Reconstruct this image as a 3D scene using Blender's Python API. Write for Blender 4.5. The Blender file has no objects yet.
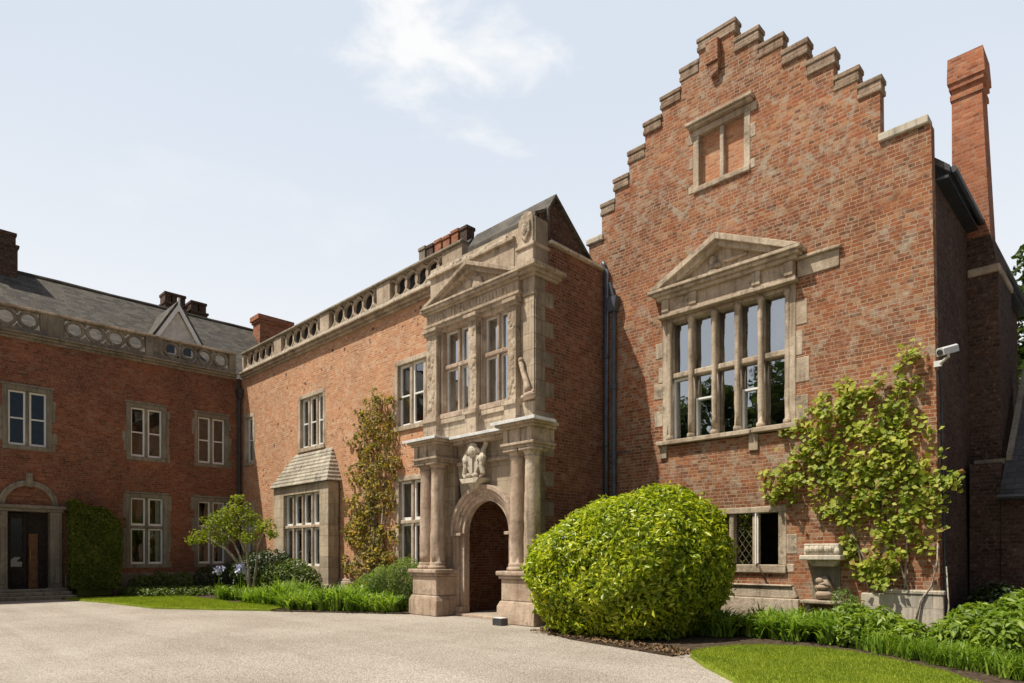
import bpy, math, random
import numpy as np
from mathutils import Vector, Matrix

R_ = math.radians
SC = bpy.context.scene
COL = SC.collection
random.seed(7)
RNG = np.random.default_rng(11)

# ------------------------------------------------------------------ camera
cam_d = bpy.data.cameras.new('camera')
cam = bpy.data.objects.new('camera', cam_d)
COL.objects.link(cam)
cam.location = (0, 0, 1.5)
cam.rotation_euler = (R_(90), 0, R_(44.716))
cam_d.sensor_width = 36
cam_d.lens = 22.98
cam_d.shift_y = 0.2085
cam_d.clip_end = 2000
SC.camera = cam

# ------------------------------------------------------------------ sky, sun, exposure
SUN = Vector((-0.60, -1.0, 2.15)).normalized()
SUN_EL = math.asin(SUN.z)
SUN_ROT = math.atan2(SUN.x, SUN.y)
w = bpy.data.worlds.new('World')
SC.world = w
w.use_nodes = True
nt = w.node_tree
nt.nodes.clear()
wout = nt.nodes.new('ShaderNodeOutputWorld')
bg = nt.nodes.new('ShaderNodeBackground')
bg.inputs['Strength'].default_value = 0.06
sky = nt.nodes.new('ShaderNodeTexSky')
sky.sky_type = 'NISHITA'
sky.sun_disc = False
sky.sun_elevation = SUN_EL
sky.sun_rotation = SUN_ROT
sky.air_density = 1.0
sky.dust_density = 4.0
sky.ozone_density = 1.0


def wmath(op, a, b=None, c=None):
    n = nt.nodes.new('ShaderNodeMath')
    n.operation = op
    for i, v in enumerate((a, b, c)):
        if v is None:
            continue
        if isinstance(v, (int, float)):
            n.inputs[i].default_value = v
        else:
            nt.links.new(v, n.inputs[i])
    return n.outputs[0]


wtc = nt.nodes.new('ShaderNodeTexCoord')
wn = nt.nodes.new('ShaderNodeTexNoise')
wn.inputs['Scale'].default_value = 7.0
wn.inputs['Detail'].default_value = 7
wn.inputs['Roughness'].default_value = 0.58
wn.inputs['Distortion'].default_value = 0.25
wm = nt.nodes.new('ShaderNodeMapping')
wm.inputs['Scale'].default_value = (1, 1, 2.0)
nt.links.new(wtc.outputs['Generated'], wm.inputs[0])
nt.links.new(wm.outputs[0], wn.inputs['Vector'])


def cloud(direction, half_w, half_h):
    d = Vector(direction).normalized()
    sub = nt.nodes.new('ShaderNodeVectorMath')
    sub.operation = 'SUBTRACT'
    nt.links.new(wtc.outputs['Generated'], sub.inputs[0])
    sub.inputs[1].default_value = d
    right = Vector((d.y, -d.x, 0)).normalized()
    up = right.cross(d)
    o = []
    for ax, s in ((right, half_w), (up, half_h)):
        dt = nt.nodes.new('ShaderNodeVectorMath')
        dt.operation = 'DOT_PRODUCT'
        nt.links.new(sub.outputs[0], dt.inputs[0])
        dt.inputs[1].default_value = ax / s
        o.append(wmath('POWER', wmath('ABSOLUTE', dt.outputs['Value']), 2.0))
    r = wmath('SQRT', wmath('ADD', o[0], o[1]))
    v = wmath('SUBTRACT', 0.62, r)
    return wmath('ADD', v, wmath('MULTIPLY', wmath('SUBTRACT', wn.outputs['Fac'], 0.5), 2.9))


c1 = cloud((-.785, .63, .775), 0.25, 0.08)
c2 = cloud((-.75, .665, .645), 0.11, 0.045)
c3 = cloud((-.96, .35, .52), 0.55, 0.10)
cm = wmath('MAXIMUM', wmath('MAXIMUM', c1, wmath('MULTIPLY', c2, .8)), wmath('SUBTRACT', wmath('MULTIPLY', c3, .30), .06))
ramp = nt.nodes.new('ShaderNodeMapRange')
ramp.interpolation_type = 'SMOOTHSTEP'
ramp.inputs['From Min'].default_value = 0.0
ramp.inputs['From Max'].default_value = 0.75
ramp.inputs['To Max'].default_value = 0.9
nt.links.new(cm, ramp.inputs['Value'])
# directional haze mixed into the sky, then the clouds
hz = nt.nodes.new('ShaderNodeMixRGB')
hcol = nt.nodes.new('ShaderNodeMixRGB')      # milky near the horizon, bluer above
hcol.inputs['Color1'].default_value = (13.8, 14.0, 14.3, 1)
hcol.inputs['Color2'].default_value = (10.3, 11.4, 12.9, 1)
wsep = nt.nodes.new('ShaderNodeSeparateXYZ')
nt.links.new(wtc.outputs['Generated'], wsep.inputs[0])
hel = nt.nodes.new('ShaderNodeMapRange')
hel.interpolation_type = 'SMOOTHSTEP'
hel.inputs['From Min'].default_value = .12
hel.inputs['From Max'].default_value = .62
nt.links.new(wsep.outputs[2], hel.inputs['Value'])
nt.links.new(hel.outputs[0], hcol.inputs['Fac'])
nt.links.new(hcol.outputs[0], hz.inputs['Color2'])
# haze kept to the view side, shaped so the wing's shade stays dark
dn = nt.nodes.new('ShaderNodeVectorMath')
dn.operation = 'DOT_PRODUCT'
dn.inputs[1].default_value = (-.68, .70, .10)
nt.links.new(wtc.outputs['Generated'], dn.inputs[0])
hr = nt.nodes.new('ShaderNodeMapRange')
hr.interpolation_type = 'SMOOTHSTEP'
hr.inputs['From Min'].default_value = .22
hr.inputs['From Max'].default_value = .74
hr.inputs['To Min'].default_value = .04
hr.inputs['To Max'].default_value = .98
nt.links.new(dn.outputs['Value'], hr.inputs['Value'])
d2n = nt.nodes.new('ShaderNodeVectorMath')  # added lobe out of view, brightening window reflections and the sunlit facades
d2n.operation = 'DOT_PRODUCT'
d2n.inputs[1].default_value = Vector((-.48, -.84, .28)).normalized()
nt.links.new(wtc.outputs['Generated'], d2n.inputs[0])
h2 = nt.nodes.new('ShaderNodeMapRange')
h2.interpolation_type = 'SMOOTHSTEP'
h2.inputs['From Min'].default_value = .70
h2.inputs['From Max'].default_value = 1.0
h2.inputs['To Max'].default_value = .75
nt.links.new(d2n.outputs['Value'], h2.inputs['Value'])
nt.links.new(wmath('MAXIMUM', hr.outputs[0], h2.outputs[0]), hz.inputs['Fac'])
nt.links.new(sky.outputs[0], hz.inputs['Color1'])
mixc = nt.nodes.new('ShaderNodeMixRGB')
nt.links.new(ramp.outputs[0], mixc.inputs['Fac'])
nt.links.new(hz.outputs[0], mixc.inputs['Color1'])
mixc.inputs['Color2'].default_value = (14.6, 14.6, 14.5, 1)
nt.links.new(mixc.outputs[0], bg.inputs['Color'])
nt.links.new(bg.outputs[0], wout.inputs[0])

sun_d = bpy.data.lights.new('sun', 'SUN')
sun_d.energy = 5.0
sun_d.angle = R_(0.5)
sun_d.color = (1.0, 0.94, 0.82)
sun = bpy.data.objects.new('sun', sun_d)
COL.objects.link(sun)
sun.rotation_euler = SUN.to_track_quat('Z', 'Y').to_euler()
sun.location = (-10, -10, 30)

SC.view_settings.view_transform = 'Standard'
SC.view_settings.look = 'None'
SC.view_settings.exposure = 0.2
SC.view_settings.gamma = 1.0
SC.render.resolution_x = 1024
SC.render.resolution_y = 683

# ------------------------------------------------------------------ materials


class NT:
    def __init__(self, name):
        self.m = bpy.data.materials.new(name)
        self.m.use_nodes = True
        self.t = self.m.node_tree
        self.b = self.t.nodes['Principled BSDF']
        self.out = self.t.nodes['Material Output']
        self.tc = None

    def n(self, typ, **kw):
        nd = self.t.nodes.new(typ)
        for k, v in kw.items():
            setattr(nd, k, v)
        return nd

    def l(self, a, b):
        self.t.links.new(a, b)

    def obj(self):
        if not self.tc:
            self.tc = self.n('ShaderNodeTexCoord')
        return self.tc.outputs['Object']

    def set(self, sock, v):
        if isinstance(v, (int, float)):
            sock.default_value = v
        elif isinstance(v, tuple):
            sock.default_value = v if len(v) == 4 or len(sock.default_value) == 3 else (*v, 1)
        else:
            self.l(v, sock)

    def math(self, op, a, b=None, clamp=False):
        nd = self.n('ShaderNodeMath', operation=op, use_clamp=clamp)
        self.set(nd.inputs[0], a)
        if b is not None:
            self.set(nd.inputs[1], b)
        return nd.outputs[0]

    def noise(self, scale, detail=4, rough=.55, vec=None, dist=0):
        nd = self.n('ShaderNodeTexNoise')
        nd.inputs['Scale'].default_value = scale
        nd.inputs['Detail'].default_value = detail
        nd.inputs['Roughness'].default_value = rough
        nd.inputs['Distortion'].default_value = dist
        self.l(vec if vec is not None else self.obj(), nd.inputs['Vector'])
        return nd.outputs['Fac']

    def rng(self, v, a, b, c=0., d=1.):
        nd = self.n('ShaderNodeMapRange')
        nd.interpolation_type = 'SMOOTHSTEP'
        nd.inputs['From Min'].default_value = a
        nd.inputs['From Max'].default_value = b
        nd.inputs['To Min'].default_value = c
        nd.inputs['To Max'].default_value = d
        self.l(v, nd.inputs['Value'])
        return nd.outputs[0]

    def mix(self, fac, a, b, mode='MIX'):
        nd = self.n('ShaderNodeMixRGB', blend_type=mode)
        self.set(nd.inputs['Fac'], fac)
        self.set(nd.inputs['Color1'], a)
        self.set(nd.inputs['Color2'], b)
        return nd.outputs[0]

    def ramp(self, fac, stops):
        nd = self.n('ShaderNodeValToRGB')
        e = nd.color_ramp.elements
        while len(e) < len(stops):
            e.new(.5)
        for i, (p, c) in enumerate(stops):
            e[i].position = p
            e[i].color = (*c, 1)
        self.l(fac, nd.inputs[0])
        return nd.outputs[0]

    def bump(self, h, strength, dist):
        nd = self.n('ShaderNodeBump')
        nd.inputs['Strength'].default_value = strength
        nd.inputs['Distance'].default_value = dist
        self.l(h, nd.inputs['Height'])
        self.l(nd.outputs[0], self.b.inputs['Normal'])

    def done(self, col, rough=.85, spec=.3):
        self.set(self.b.inputs['Base Color'], col)
        self.set(self.b.inputs['Roughness'], rough)
        self.b.inputs['Specular IOR Level'].default_value = spec
        return self.m


def face_uv(k, wobble=.010, slip=0):
    """wall coordinates: along the wall and up, whichever way the wall faces"""
    g = k.n('ShaderNodeNewGeometry')
    sn = k.n('ShaderNodeSeparateXYZ')
    k.l(g.outputs['True Normal'], sn.inputs[0])
    sp = k.n('ShaderNodeSeparateXYZ')
    k.l(k.obj(), sp.inputs[0])
    f = k.math('GREATER_THAN', k.math('ABSOLUTE', sn.outputs[0]), .6)
    fz = k.math('GREATER_THAN', k.math('ABSOLUTE', sn.outputs[2]), .75)
    mx = k.n('ShaderNodeMix', data_type='FLOAT')
    k.l(f, mx.inputs[0]); k.l(sp.outputs[0], mx.inputs[2]); k.l(sp.outputs[1], mx.inputs[3])
    mz = k.n('ShaderNodeMix', data_type='FLOAT')
    k.l(fz, mz.inputs[0]); k.l(sp.outputs[2], mz.inputs[2]); k.l(sp.outputs[1], mz.inputs[3])
    nx = k.noise(1.3, 2, .5)
    v = k.math('ADD', mz.outputs[0], k.math('MULTIPLY', k.math('SUBTRACT', nx, .5), wobble * 6))
    u = k.math('ADD', mx.outputs[0], k.math('MULTIPLY', k.math('SUBTRACT', k.noise(9, 2), .5), wobble * 2))
    if slip:
        wn_ = k.n('ShaderNodeTexWhiteNoise', noise_dimensions='1D')
        k.l(k.math('FLOOR', k.math('DIVIDE', v, slip)), wn_.inputs['W'])
        u = k.math('ADD', u, k.math('MULTIPLY', wn_.outputs['Value'], .43))
    cb = k.n('ShaderNodeCombineXYZ')
    k.l(u, cb.inputs[0]); k.l(v, cb.inputs[1])
    return cb.outputs[0]


def brick(name, ca, cb_, cc, mortar, patch=(.5, .45, .38), patch_amt=.5, holes=0., soot=.35, row=.074, diaper=0., dark_amt=.25, efflo=(.5, .75)):
    k = NT(name)
    uv = face_uv(k, .010, row)
    uv0 = face_uv(k)
    bt = k.n('ShaderNodeTexBrick')
    bt.offset = .5
    bt.squash = .56
    bt.squash_frequency = 2
    bt.inputs['Color1'].default_value = (0, 0, 0, 1)
    bt.inputs['Color2'].default_value = (1, 1, 1, 1)
    bt.inputs['Mortar'].default_value = (.5, .5, .5, 1)
    bt.inputs['Scale'].default_value = 1
    bt.inputs['Mortar Size'].default_value = .009
    bt.inputs['Mortar Smooth'].default_value = .25
    bt.inputs['Bias'].default_value = 0
    bt.inputs['Brick Width'].default_value = .215
    bt.inputs['Row Height'].default_value = row
    k.l(uv, bt.inputs['Vector'])
    per = bt.outputs['Color']
    base = k.ramp(per, [(0, ca), (.22, cb_), (.62, cb_), (.85, cc), (1, tuple(.5 * x + .5 * y for x, y in zip(cc, mortar)))])
    base = k.mix(k.rng(k.noise(2.1, 5, .7), .4, .7, 0, .35), base, cc)
    mp = k.n('ShaderNodeMapping')       # runs of odd bricks along the courses
    mp.inputs['Scale'].default_value = (4.5, 4.5, 13)
    k.l(k.obj(), mp.inputs[0])
    n9 = k.noise(1., 3, .75, vec=mp.outputs[0])
    base = k.mix(k.rng(n9, .52, .66, 0, .55), base, tuple(x * 1.1 for x in ca))
    base = k.mix(k.rng(n9, .46, .34, 0, .5), base, tuple(min(1, x * 1.12) for x in cc))
    # soft tonal drift over the wall, burnt headers, weathered bricks
    n1 = k.noise(.55, 5, .6)
    base = k.mix(1, base, k.ramp(k.rng(n1, .3, .7), [(0, (1 - soot, 1 - soot, 1 - soot)), (1, (1.12, 1.08, 1.04))]), 'MULTIPLY')
    n2 = k.noise(7, 4, .7)
    base = k.mix(k.rng(n2, .56, .66, 0, dark_amt), base, (.10, .06, .05))
    n5 = k.noise(16, 3, .7)
    base = k.mix(k.rng(n5, .52, .72, 0, .5), base, (.38, .235, .15))
    base = k.mix(k.math('MULTIPLY', k.rng(bt.outputs['Fac'], .2, .9, 0, .8), k.rng(k.noise(2.7, 4, .7), .3, .6, .35, 1.)), base, mortar)
    # grey-white salts and lichen in broken patches
    n3 = k.noise(2.3, 6, .75, dist=.6)
    n4 = k.noise(5.5, 4, .75)
    if diaper:       # faded lattice of grey headers
        su = k.n('ShaderNodeSeparateXYZ')
        k.l(uv0, su.inputs[0])
        ms_ = []
        for op in ('ADD', 'SUBTRACT'):
            fr = k.math('FRACT', k.math('MULTIPLY', k.math(op, su.outputs[0], su.outputs[1]), 1 / .74))
            ms_.append(k.math('LESS_THAN', fr, .2))
        dm_ = k.math('MAXIMUM', ms_[0], ms_[1])
        dm_ = k.math('MULTIPLY', dm_, k.rng(n4, .36, .56))
        dm_ = k.math('MULTIPLY', dm_, k.rng(per, .25, .75, .25, 1.))
        dm_ = k.math('MULTIPLY', dm_, k.rng(k.noise(.6, 3), .42, .58))
        base = k.mix(k.math('MULTIPLY', dm_, diaper), base, (.33, .29, .225))
    n7 = k.noise(3.2, 6, .8)
    base = k.mix(k.rng(n7, .5, .68, 0, .45), base, tuple(.55 * x for x in ca) if sum(ca) < .4 else ca)
    pm = k.math('MULTIPLY', k.rng(n3, efflo[0], efflo[1]), k.rng(n4, .42, .62))
    base = k.mix(k.math('MULTIPLY', pm, patch_amt), base, patch)
    if holes:
        vo = k.n('ShaderNodeTexVoronoi')
        vo.inputs['Scale'].default_value = 1.9
        k.l(k.obj(), vo.inputs['Vector'])
        hm = k.math('MULTIPLY', k.rng(vo.outputs['Distance'], .09, .15, 1, 0), k.rng(k.noise(.45, 2), .40, .52))
        vo2 = k.n('ShaderNodeTexVoronoi')
        vo2.inputs['Scale'].default_value = 4.3
        k.l(k.obj(), vo2.inputs['Vector'])
        hm2 = k.math('MULTIPLY', k.rng(vo2.outputs['Distance'], .13, .21, 1, 0), k.rng(k.noise(.6, 2), .47, .58))
        hm = k.math('MAXIMUM', hm, hm2)
        base = k.mix(k.math('MULTIPLY', hm, holes), base, (.09, .05, .04))
    hgt = k.math('SUBTRACT', k.math('MULTIPLY', n5, .5), bt.outputs['Fac'])
    hgt = k.math('ADD', hgt, k.math('MULTIPLY', per, .5))
    k.bump(hgt, .55, .012)
    return k.done(base, .9, .2)


def stone(name, a, b, lichen=(.16, .15, .12), lich_amt=.5, pale=(.62, .56, .46), block=None, bump=.5):
    k = NT(name)
    n1 = k.noise(1.2, 5, .62)
    n2 = k.noise(14, 5, .65)
    n3 = k.noise(3.6, 6, .7, dist=.8)
    base = k.mix(k.rng(n1, .33, .67), a, b)
    base = k.mix(k.rng(n2, .45, .75, 0, .35), base, tuple(x * .62 for x in a))
    base = k.mix(k.rng(n3, .60, .72, 0, .55), base, pale)
    n4 = k.noise(2.3, 7, .75)
    base = k.mix(k.rng(n4, .52, .68, 0, lich_amt), base, lichen)
    # rain streaks and mottling
    mp = k.n('ShaderNodeMapping')
    mp.inputs['Scale'].default_value = (9, 9, .7)
    k.l(k.obj(), mp.inputs[0])
    base = k.mix(k.rng(k.noise(1., 5, .7, vec=mp.outputs[0]), .46, .68, 0, .55), base, tuple(x * .36 for x in a))
    base = k.mix(k.rng(k.noise(28, 3, .8), .5, .7, 0, .3), base, tuple(min(1, x * 1.25) for x in b))
    # soot and lichen settle on faces that look up
    g = k.n('ShaderNodeNewGeometry')
    sn = k.n('ShaderNodeSeparateXYZ')
    k.l(g.outputs['Normal'], sn.inputs[0])
    up = k.math('MULTIPLY', k.rng(sn.outputs[2], .3, .9), k.rng(n3, .35, .6))
    base = k.mix(k.math('MULTIPLY', up, .55), base, (.30, .28, .24))
    h = k.math('ADD', k.math('MULTIPLY', n2, .6), k.math('MULTIPLY', n4, .8))
    if block:
        uv = face_uv(k, .0)
        bt = k.n('ShaderNodeTexBrick')
        bt.offset = .5
        bt.inputs['Color1'].default_value = (.82, .82, .82, 1)
        bt.inputs['Color2'].default_value = (1.08, 1.04, 1, 1)
        bt.inputs['Mortar'].default_value = (.7, .66, .6, 1)
        bt.inputs['Scale'].default_value = 1
        bt.inputs['Mortar Size'].default_value = .006
        bt.inputs['Brick Width'].default_value = block[0]
        bt.inputs['Row Height'].default_value = block[1]
        k.l(uv, bt.inputs['Vector'])
        base = k.mix(1, base, bt.outputs['Color'], 'MULTIPLY')
        h = k.math('SUBTRACT', h, k.math('MULTIPLY', bt.outputs['Fac'], .6))
    k.bump(h, bump, .02)
    return k.done(base, .9, .2)


def plain(name, col, rough=.6, spec=.4, var=.25, scale=6, metal=0, bump=0):
    k = NT(name)
    n = k.noise(scale, 5, .6)
    c = k.mix(k.rng(n, .3, .7), tuple(x * (1 - var) for x in col), tuple(min(1, x * (1 + var)) for x in col))
    k.b.inputs['Metallic'].default_value = metal
    if bump:
        k.bump(n, bump, .01)
    return k.done(c, rough, spec)


def slate(name, a, b, moss=.4):
    k = NT(name)
    sp = k.n('ShaderNodeSeparateXYZ')
    k.l(k.obj(), sp.inputs[0])
    g = k.n('ShaderNodeNewGeometry')
    sn = k.n('ShaderNodeSeparateXYZ')
    k.l(g.outputs['True Normal'], sn.inputs[0])
    f = k.math('GREATER_THAN', k.math('ABSOLUTE', sn.outputs[0]), .3)
    mx = k.n('ShaderNodeMix', data_type='FLOAT')
    k.l(f, mx.inputs[0]); k.l(sp.outputs[0], mx.inputs[2]); k.l(sp.outputs[1], mx.inputs[3])
    cb = k.n('ShaderNodeCombineXYZ')
    k.l(mx.outputs[0], cb.inputs[0])
    k.l(k.math('ADD', sp.outputs[2], k.math('MULTIPLY', k.noise(2), .05)), cb.inputs[1])
    bt = k.n('ShaderNodeTexBrick')
    bt.offset = .5
    bt.inputs['Color1'].default_value = (*a, 1)
    bt.inputs['Color2'].default_value = (*b, 1)
    bt.inputs['Mortar'].default_value = (.03, .03, .03, 1)
    bt.inputs['Scale'].default_value = 1
    bt.inputs['Mortar Size'].default_value = .006
    bt.inputs['Brick Width'].default_value = .26
    bt.inputs['Row Height'].default_value = .12
    k.l(cb.outputs[0], bt.inputs['Vector'])
    c = k.mix(k.rng(k.noise(1.4, 6, .7), .48, .7, 0, moss), bt.outputs['Color'], (.115, .10, .075))
    c = k.mix(k.rng(k.noise(8, 4, .7), .56, .70, 0, .45), c, (.17, .16, .14))
    k.bump(bt.outputs['Fac'], -.6, .02)
    return k.done(c, .8, .3)


def leafm(name, dark, mid, light, trans=.35, rough=.45, spec=.4, odd=None):
    k = NT(name)
    g = k.n('ShaderNodeNewGeometry')
    st = [(0, dark), (.45, mid), (.9, light)]
    if odd:
        st.append((.97, odd))
    c = k.ramp(g.outputs['Random Per Island'], st)
    n = k.noise(1.6, 3)
    c = k.mix(1, c, k.ramp(k.rng(n, .3, .7), [(0, (.8, .85, .8)), (1, (1.12, 1.08, 1))]), 'MULTIPLY')
    k.done(c, rough, spec)
    tr = k.n('ShaderNodeBsdfTranslucent')
    k.l(k.mix(1, c, (1.25, 1.3, .6), 'MULTIPLY'), tr.inputs[0])
    ms = k.n('ShaderNodeMixShader')
    ms.inputs[0].default_value = trans
    k.l(k.b.outputs[0], ms.inputs[1]); k.l(tr.outputs[0], ms.inputs[2])
    k.l(ms.outputs[0], k.out.inputs[0])
    return k.m


M = {}
M['brick_gable'] = brick('gable_brick', (.115, .05, .028), (.27, .085, .036), (.37, .16, .07), (.39, .31, .215), patch=(.42, .37, .285), patch_amt=.55, soot=.3, efflo=(.45, .65), dark_amt=.32, diaper=.62)
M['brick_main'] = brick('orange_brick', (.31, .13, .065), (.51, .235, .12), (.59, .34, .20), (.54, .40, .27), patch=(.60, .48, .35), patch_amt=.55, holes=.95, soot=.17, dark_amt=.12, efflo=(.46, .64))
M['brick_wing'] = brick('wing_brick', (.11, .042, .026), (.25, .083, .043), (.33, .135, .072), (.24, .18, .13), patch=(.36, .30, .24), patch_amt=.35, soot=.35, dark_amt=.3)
M['brick_porch'] = brick('porch_side_brick', (.085, .038, .026), (.20, .075, .042), (.28, .125, .07), (.26, .20, .15), patch=(.36, .30, .24), patch_amt=.35, soot=.35)  # porch side brick darkened in colour to deepen the shade on that wall
M['brick_stack'] = brick('chimney_brick', (.20, .065, .035), (.36, .12, .055), (.44, .19, .10), (.32, .22, .16), patch_amt=.2, soot=.3)
M['brick_dark'] = brick('shade_darkened_brick', (.04, .024, .018), (.085, .045, .032), (.125, .075, .055), (.10, .085, .07), patch=(.2, .19, .15), patch_amt=.25, soot=.4)  # shade put into the brick colour, mainly for walls away from the sun
M['brick_block'] = brick('blocking_brick', (.30, .12, .06), (.46, .20, .10), (.52, .28, .15), (.40, .31, .22), patch_amt=.3, soot=.2, dark_amt=.4)
M['stone'] = stone('tan_sandstone', (.34, .26, .185), (.58, .475, .36), lichen=(.10, .085, .065), lich_amt=.75, bump=1.)
M['stone_block'] = stone('ashlar_sandstone', (.40, .325, .24), (.57, .475, .36), lichen=(.15, .13, .10), lich_amt=.45, block=(.75, .36), bump=.8)
M['stone_red'] = stone('pinkish_sandstone', (.33, .235, .165), (.54, .42, .32), lichen=(.15, .115, .085), lich_amt=.65, bump=1.)
M['stone_dark'] = stone('dark_sandstone', (.20, .165, .125), (.33, .28, .21), lichen=(.09, .085, .07), lich_amt=.6)  # darker variant of the sandstone
M['stone_pale'] = stone('pale_sandstone', (.52, .46, .37), (.64, .58, .48), lich_amt=.25, block=(.6, .28))
M['stone_coping'] = stone('weathered_coping', (.27, .18, .12), (.42, .33, .25), lichen=(.10, .085, .07), lich_amt=.7, pale=(.52, .46, .38), block=(.22, .07), bump=1.)
M['stone_wing'] = stone('grey_sandstone', (.20, .175, .13), (.30, .265, .205), lich_amt=.5)
M['slate'] = slate('roof_slate', (.045, .038, .03), (.115, .10, .082), .6)
M['slate_dark'] = slate('dark_roof_tile', (.05, .05, .055), (.085, .085, .09), .15)
M['slate_stone'] = stone('stone_roof_slabs', (.36, .32, .25), (.50, .46, .38), lichen=(.13, .115, .09), lich_amt=.9, block=(.4, .5), bump=1.5)
M['lead'] = plain('lead_sheet', (.62, .62, .61), .55, .4, .15)
M['white'] = plain('white_paint', (.78, .77, .73), .45, .4, .06, 3)
M['offwhite'] = plain('weathered_white_paint', (.66, .63, .57), .6, .3, .15, 4)
M['black_iron'] = plain('dark_iron_paint', (.035, .04, .045), .4, .5, .3)
M['blue_iron'] = plain('slate_blue_iron_paint', (.07, .085, .11), .4, .5, .25)
M['dark_wood'] = plain('dark_oak', (.028, .02, .015), .65, .2, .4, 9)
M['warm_wood'] = plain('varnished_oak', (.16, .07, .025), .5, .3, .35, 7)
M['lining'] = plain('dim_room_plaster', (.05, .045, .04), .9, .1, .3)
M['curtain'] = plain('cream_curtain', (.62, .60, .56), .9, .1, .12, 3)
M['soil'] = plain('garden_soil', (.07, .05, .035), .95, .1, .5, 12, bump=.8)
M['bark'] = plain('pale_bark', (.34, .29, .23), .9, .1, .35, 12, bump=.6)
M['bark_dark'] = plain('brown_bark', (.12, .09, .065), .9, .1, .4, 12, bump=.6)
M['grey_plastic'] = plain('pale_grey_casing', (.62, .62, .60), .4, .4, .05)
M['dark_plastic'] = plain('dark_casing', (.04, .04, .045), .3, .5, .1)
M['petal'] = plain('iris_petal', (.55, .56, .78), .7, .2, .25, 30)
M['daisy'] = plain('white_petal', (.8, .8, .74), .7, .2, .1, 30)


def glass(name, mult):
    k = NT(name)
    t = k.t
    t.nodes.remove(k.b)
    gl = k.n('ShaderNodeBsdfGlossy')
    gl.inputs['Roughness'].default_value = .015
    gl.inputs['Color'].default_value = (.92, .96, 1, 1)
    # old crown glass is never quite flat
    bp = k.n('ShaderNodeBump')
    bp.inputs['Strength'].default_value = .12
    bp.inputs['Distance'].default_value = .02
    k.l(k.noise(1.7, 2), bp.inputs['Height'])
    k.l(bp.outputs[0], gl.inputs['Normal'])
    tr = k.n('ShaderNodeBsdfTransparent')
    tr.inputs['Color'].default_value = (.80, .83, .82, 1)
    fr = k.n('ShaderNodeFresnel')
    fr.inputs['IOR'].default_value = 1.9
    ms = k.n('ShaderNodeMixShader')
    k.l(k.math('MULTIPLY', fr.outputs[0], mult, True), ms.inputs[0])
    k.l(tr.outputs[0], ms.inputs[1]); k.l(gl.outputs[0], ms.inputs[2])
    k.l(ms.outputs[0], k.out.inputs[0])
    return k.m


M['glass'] = glass('window_glass', 2.2)
M['glass_dull'] = glass('low_reflection_glass', .75)  # same glass, reflections turned down so the wing panes stay dark
M['glass_bright'] = glass('bright_window_glass', 4.6)  # same glass, reflections boosted to brighten the gable and porch panes


def gravel():
    k = NT('gravel')
    vo = k.n('ShaderNodeTexVoronoi')
    vo.inputs['Scale'].default_value = 48
    k.l(k.obj(), vo.inputs['Vector'])
    sc = k.n('ShaderNodeSeparateColor')
    k.l(vo.outputs['Color'], sc.inputs[0])
    c = k.ramp(sc.outputs[0], [(0, (.25, .22, .185)), (.4, (.355, .318, .275)), (.8, (.41, .37, .325)), (1, (.48, .44, .39))])
    n = k.noise(.35, 6, .65)
    c = k.mix(1, c, k.ramp(k.rng(n, .3, .7), [(0, (.82, .79, .75)), (1, (1.08, 1.06, 1.04))]), 'MULTIPLY')
    mp = k.n('ShaderNodeMapping')       # wheel tracks sweep round towards the porch
    mp.inputs['Rotation'].default_value = (0, 0, R_(28))
    mp.inputs['Scale'].default_value = (.10, 1.0, 1)
    k.l(k.obj(), mp.inputs[0])
    tr_ = k.noise(1.1, 4, .6, vec=mp.outputs[0], dist=.7)
    c = k.mix(k.rng(tr_, .50, .70, 0, .3), c, (.46, .425, .38))
    c = k.mix(k.rng(tr_, .30, .46, .28, 0), c, (.23, .205, .175))
    n2 = k.noise(3, 5, .7)
    c = k.mix(k.rng(n2, .55, .75, 0, .3), c, (.22, .19, .155))
    c = k.mix(k.rng(k.noise(.8, 5, .7, dist=1), .62, .74, 0, .4), c, (.27, .215, .155))
    h = k.math('ADD', k.math('MULTIPLY', vo.outputs['Distance'], -1.2), k.math('MULTIPLY', n2, 1.0))
    k.bump(h, .7, .015)
    return k.done(c, .95, .1)


M['gravel'] = gravel()


def turf():
    k = NT('lawn_turf')
    n = k.noise(2.2, 5, .65)
    n2 = k.noise(60, 3, .7)
    c = k.mix(k.rng(n, .35, .65), (.19, .245, .03), (.27, .325, .04))
    c = k.mix(k.rng(n2, .4, .7, 0, .4), c, (.09, .13, .018))
    k.bump(n2, .6, .02)
    return k.done(c, .9, .1)


M['turf'] = turf()
M['blade'] = leafm('grass_blade', (.17, .24, .025), (.26, .33, .035), (.36, .40, .06), .5, .6, .15)
M['laurel'] = leafm('laurel_leaf', (.16, .235, .016), (.38, .45, .025), (.60, .62, .06), .42, .34, .5)
M['vine'] = leafm('vine_leaf', (.16, .22, .022), (.33, .385, .04), (.50, .50, .10), .45, .5, .3, odd=(.26, .14, .05))
M['autumn'] = leafm('mixed_climber_leaf', (.10, .105, .025), (.24, .205, .045), (.38, .28, .06), .35, .55, .25, odd=(.72, .50, .04))
M['strap'] = leafm('daylily_leaf', (.12, .21, .025), (.21, .33, .04), (.32, .43, .07), .4, .4, .35)
M['shrub'] = leafm('shrub_leaf', (.06, .095, .018), (.11, .16, .03), (.18, .24, .05), .3, .45, .35)
M['shrub_bright'] = leafm('bright_shrub_leaf', (.12, .19, .022), (.20, .29, .035), (.30, .39, .06), .4, .45, .35)
M['feather'] = leafm('feathery_leaf', (.13, .19, .05), (.21, .29, .085), (.29, .36, .13), .35, .6, .2)
M['tree_gold'] = leafm('golden_tree_leaf', (.14, .19, .018), (.24, .29, .025), (.34, .37, .04), .42, .5, .3)
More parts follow.
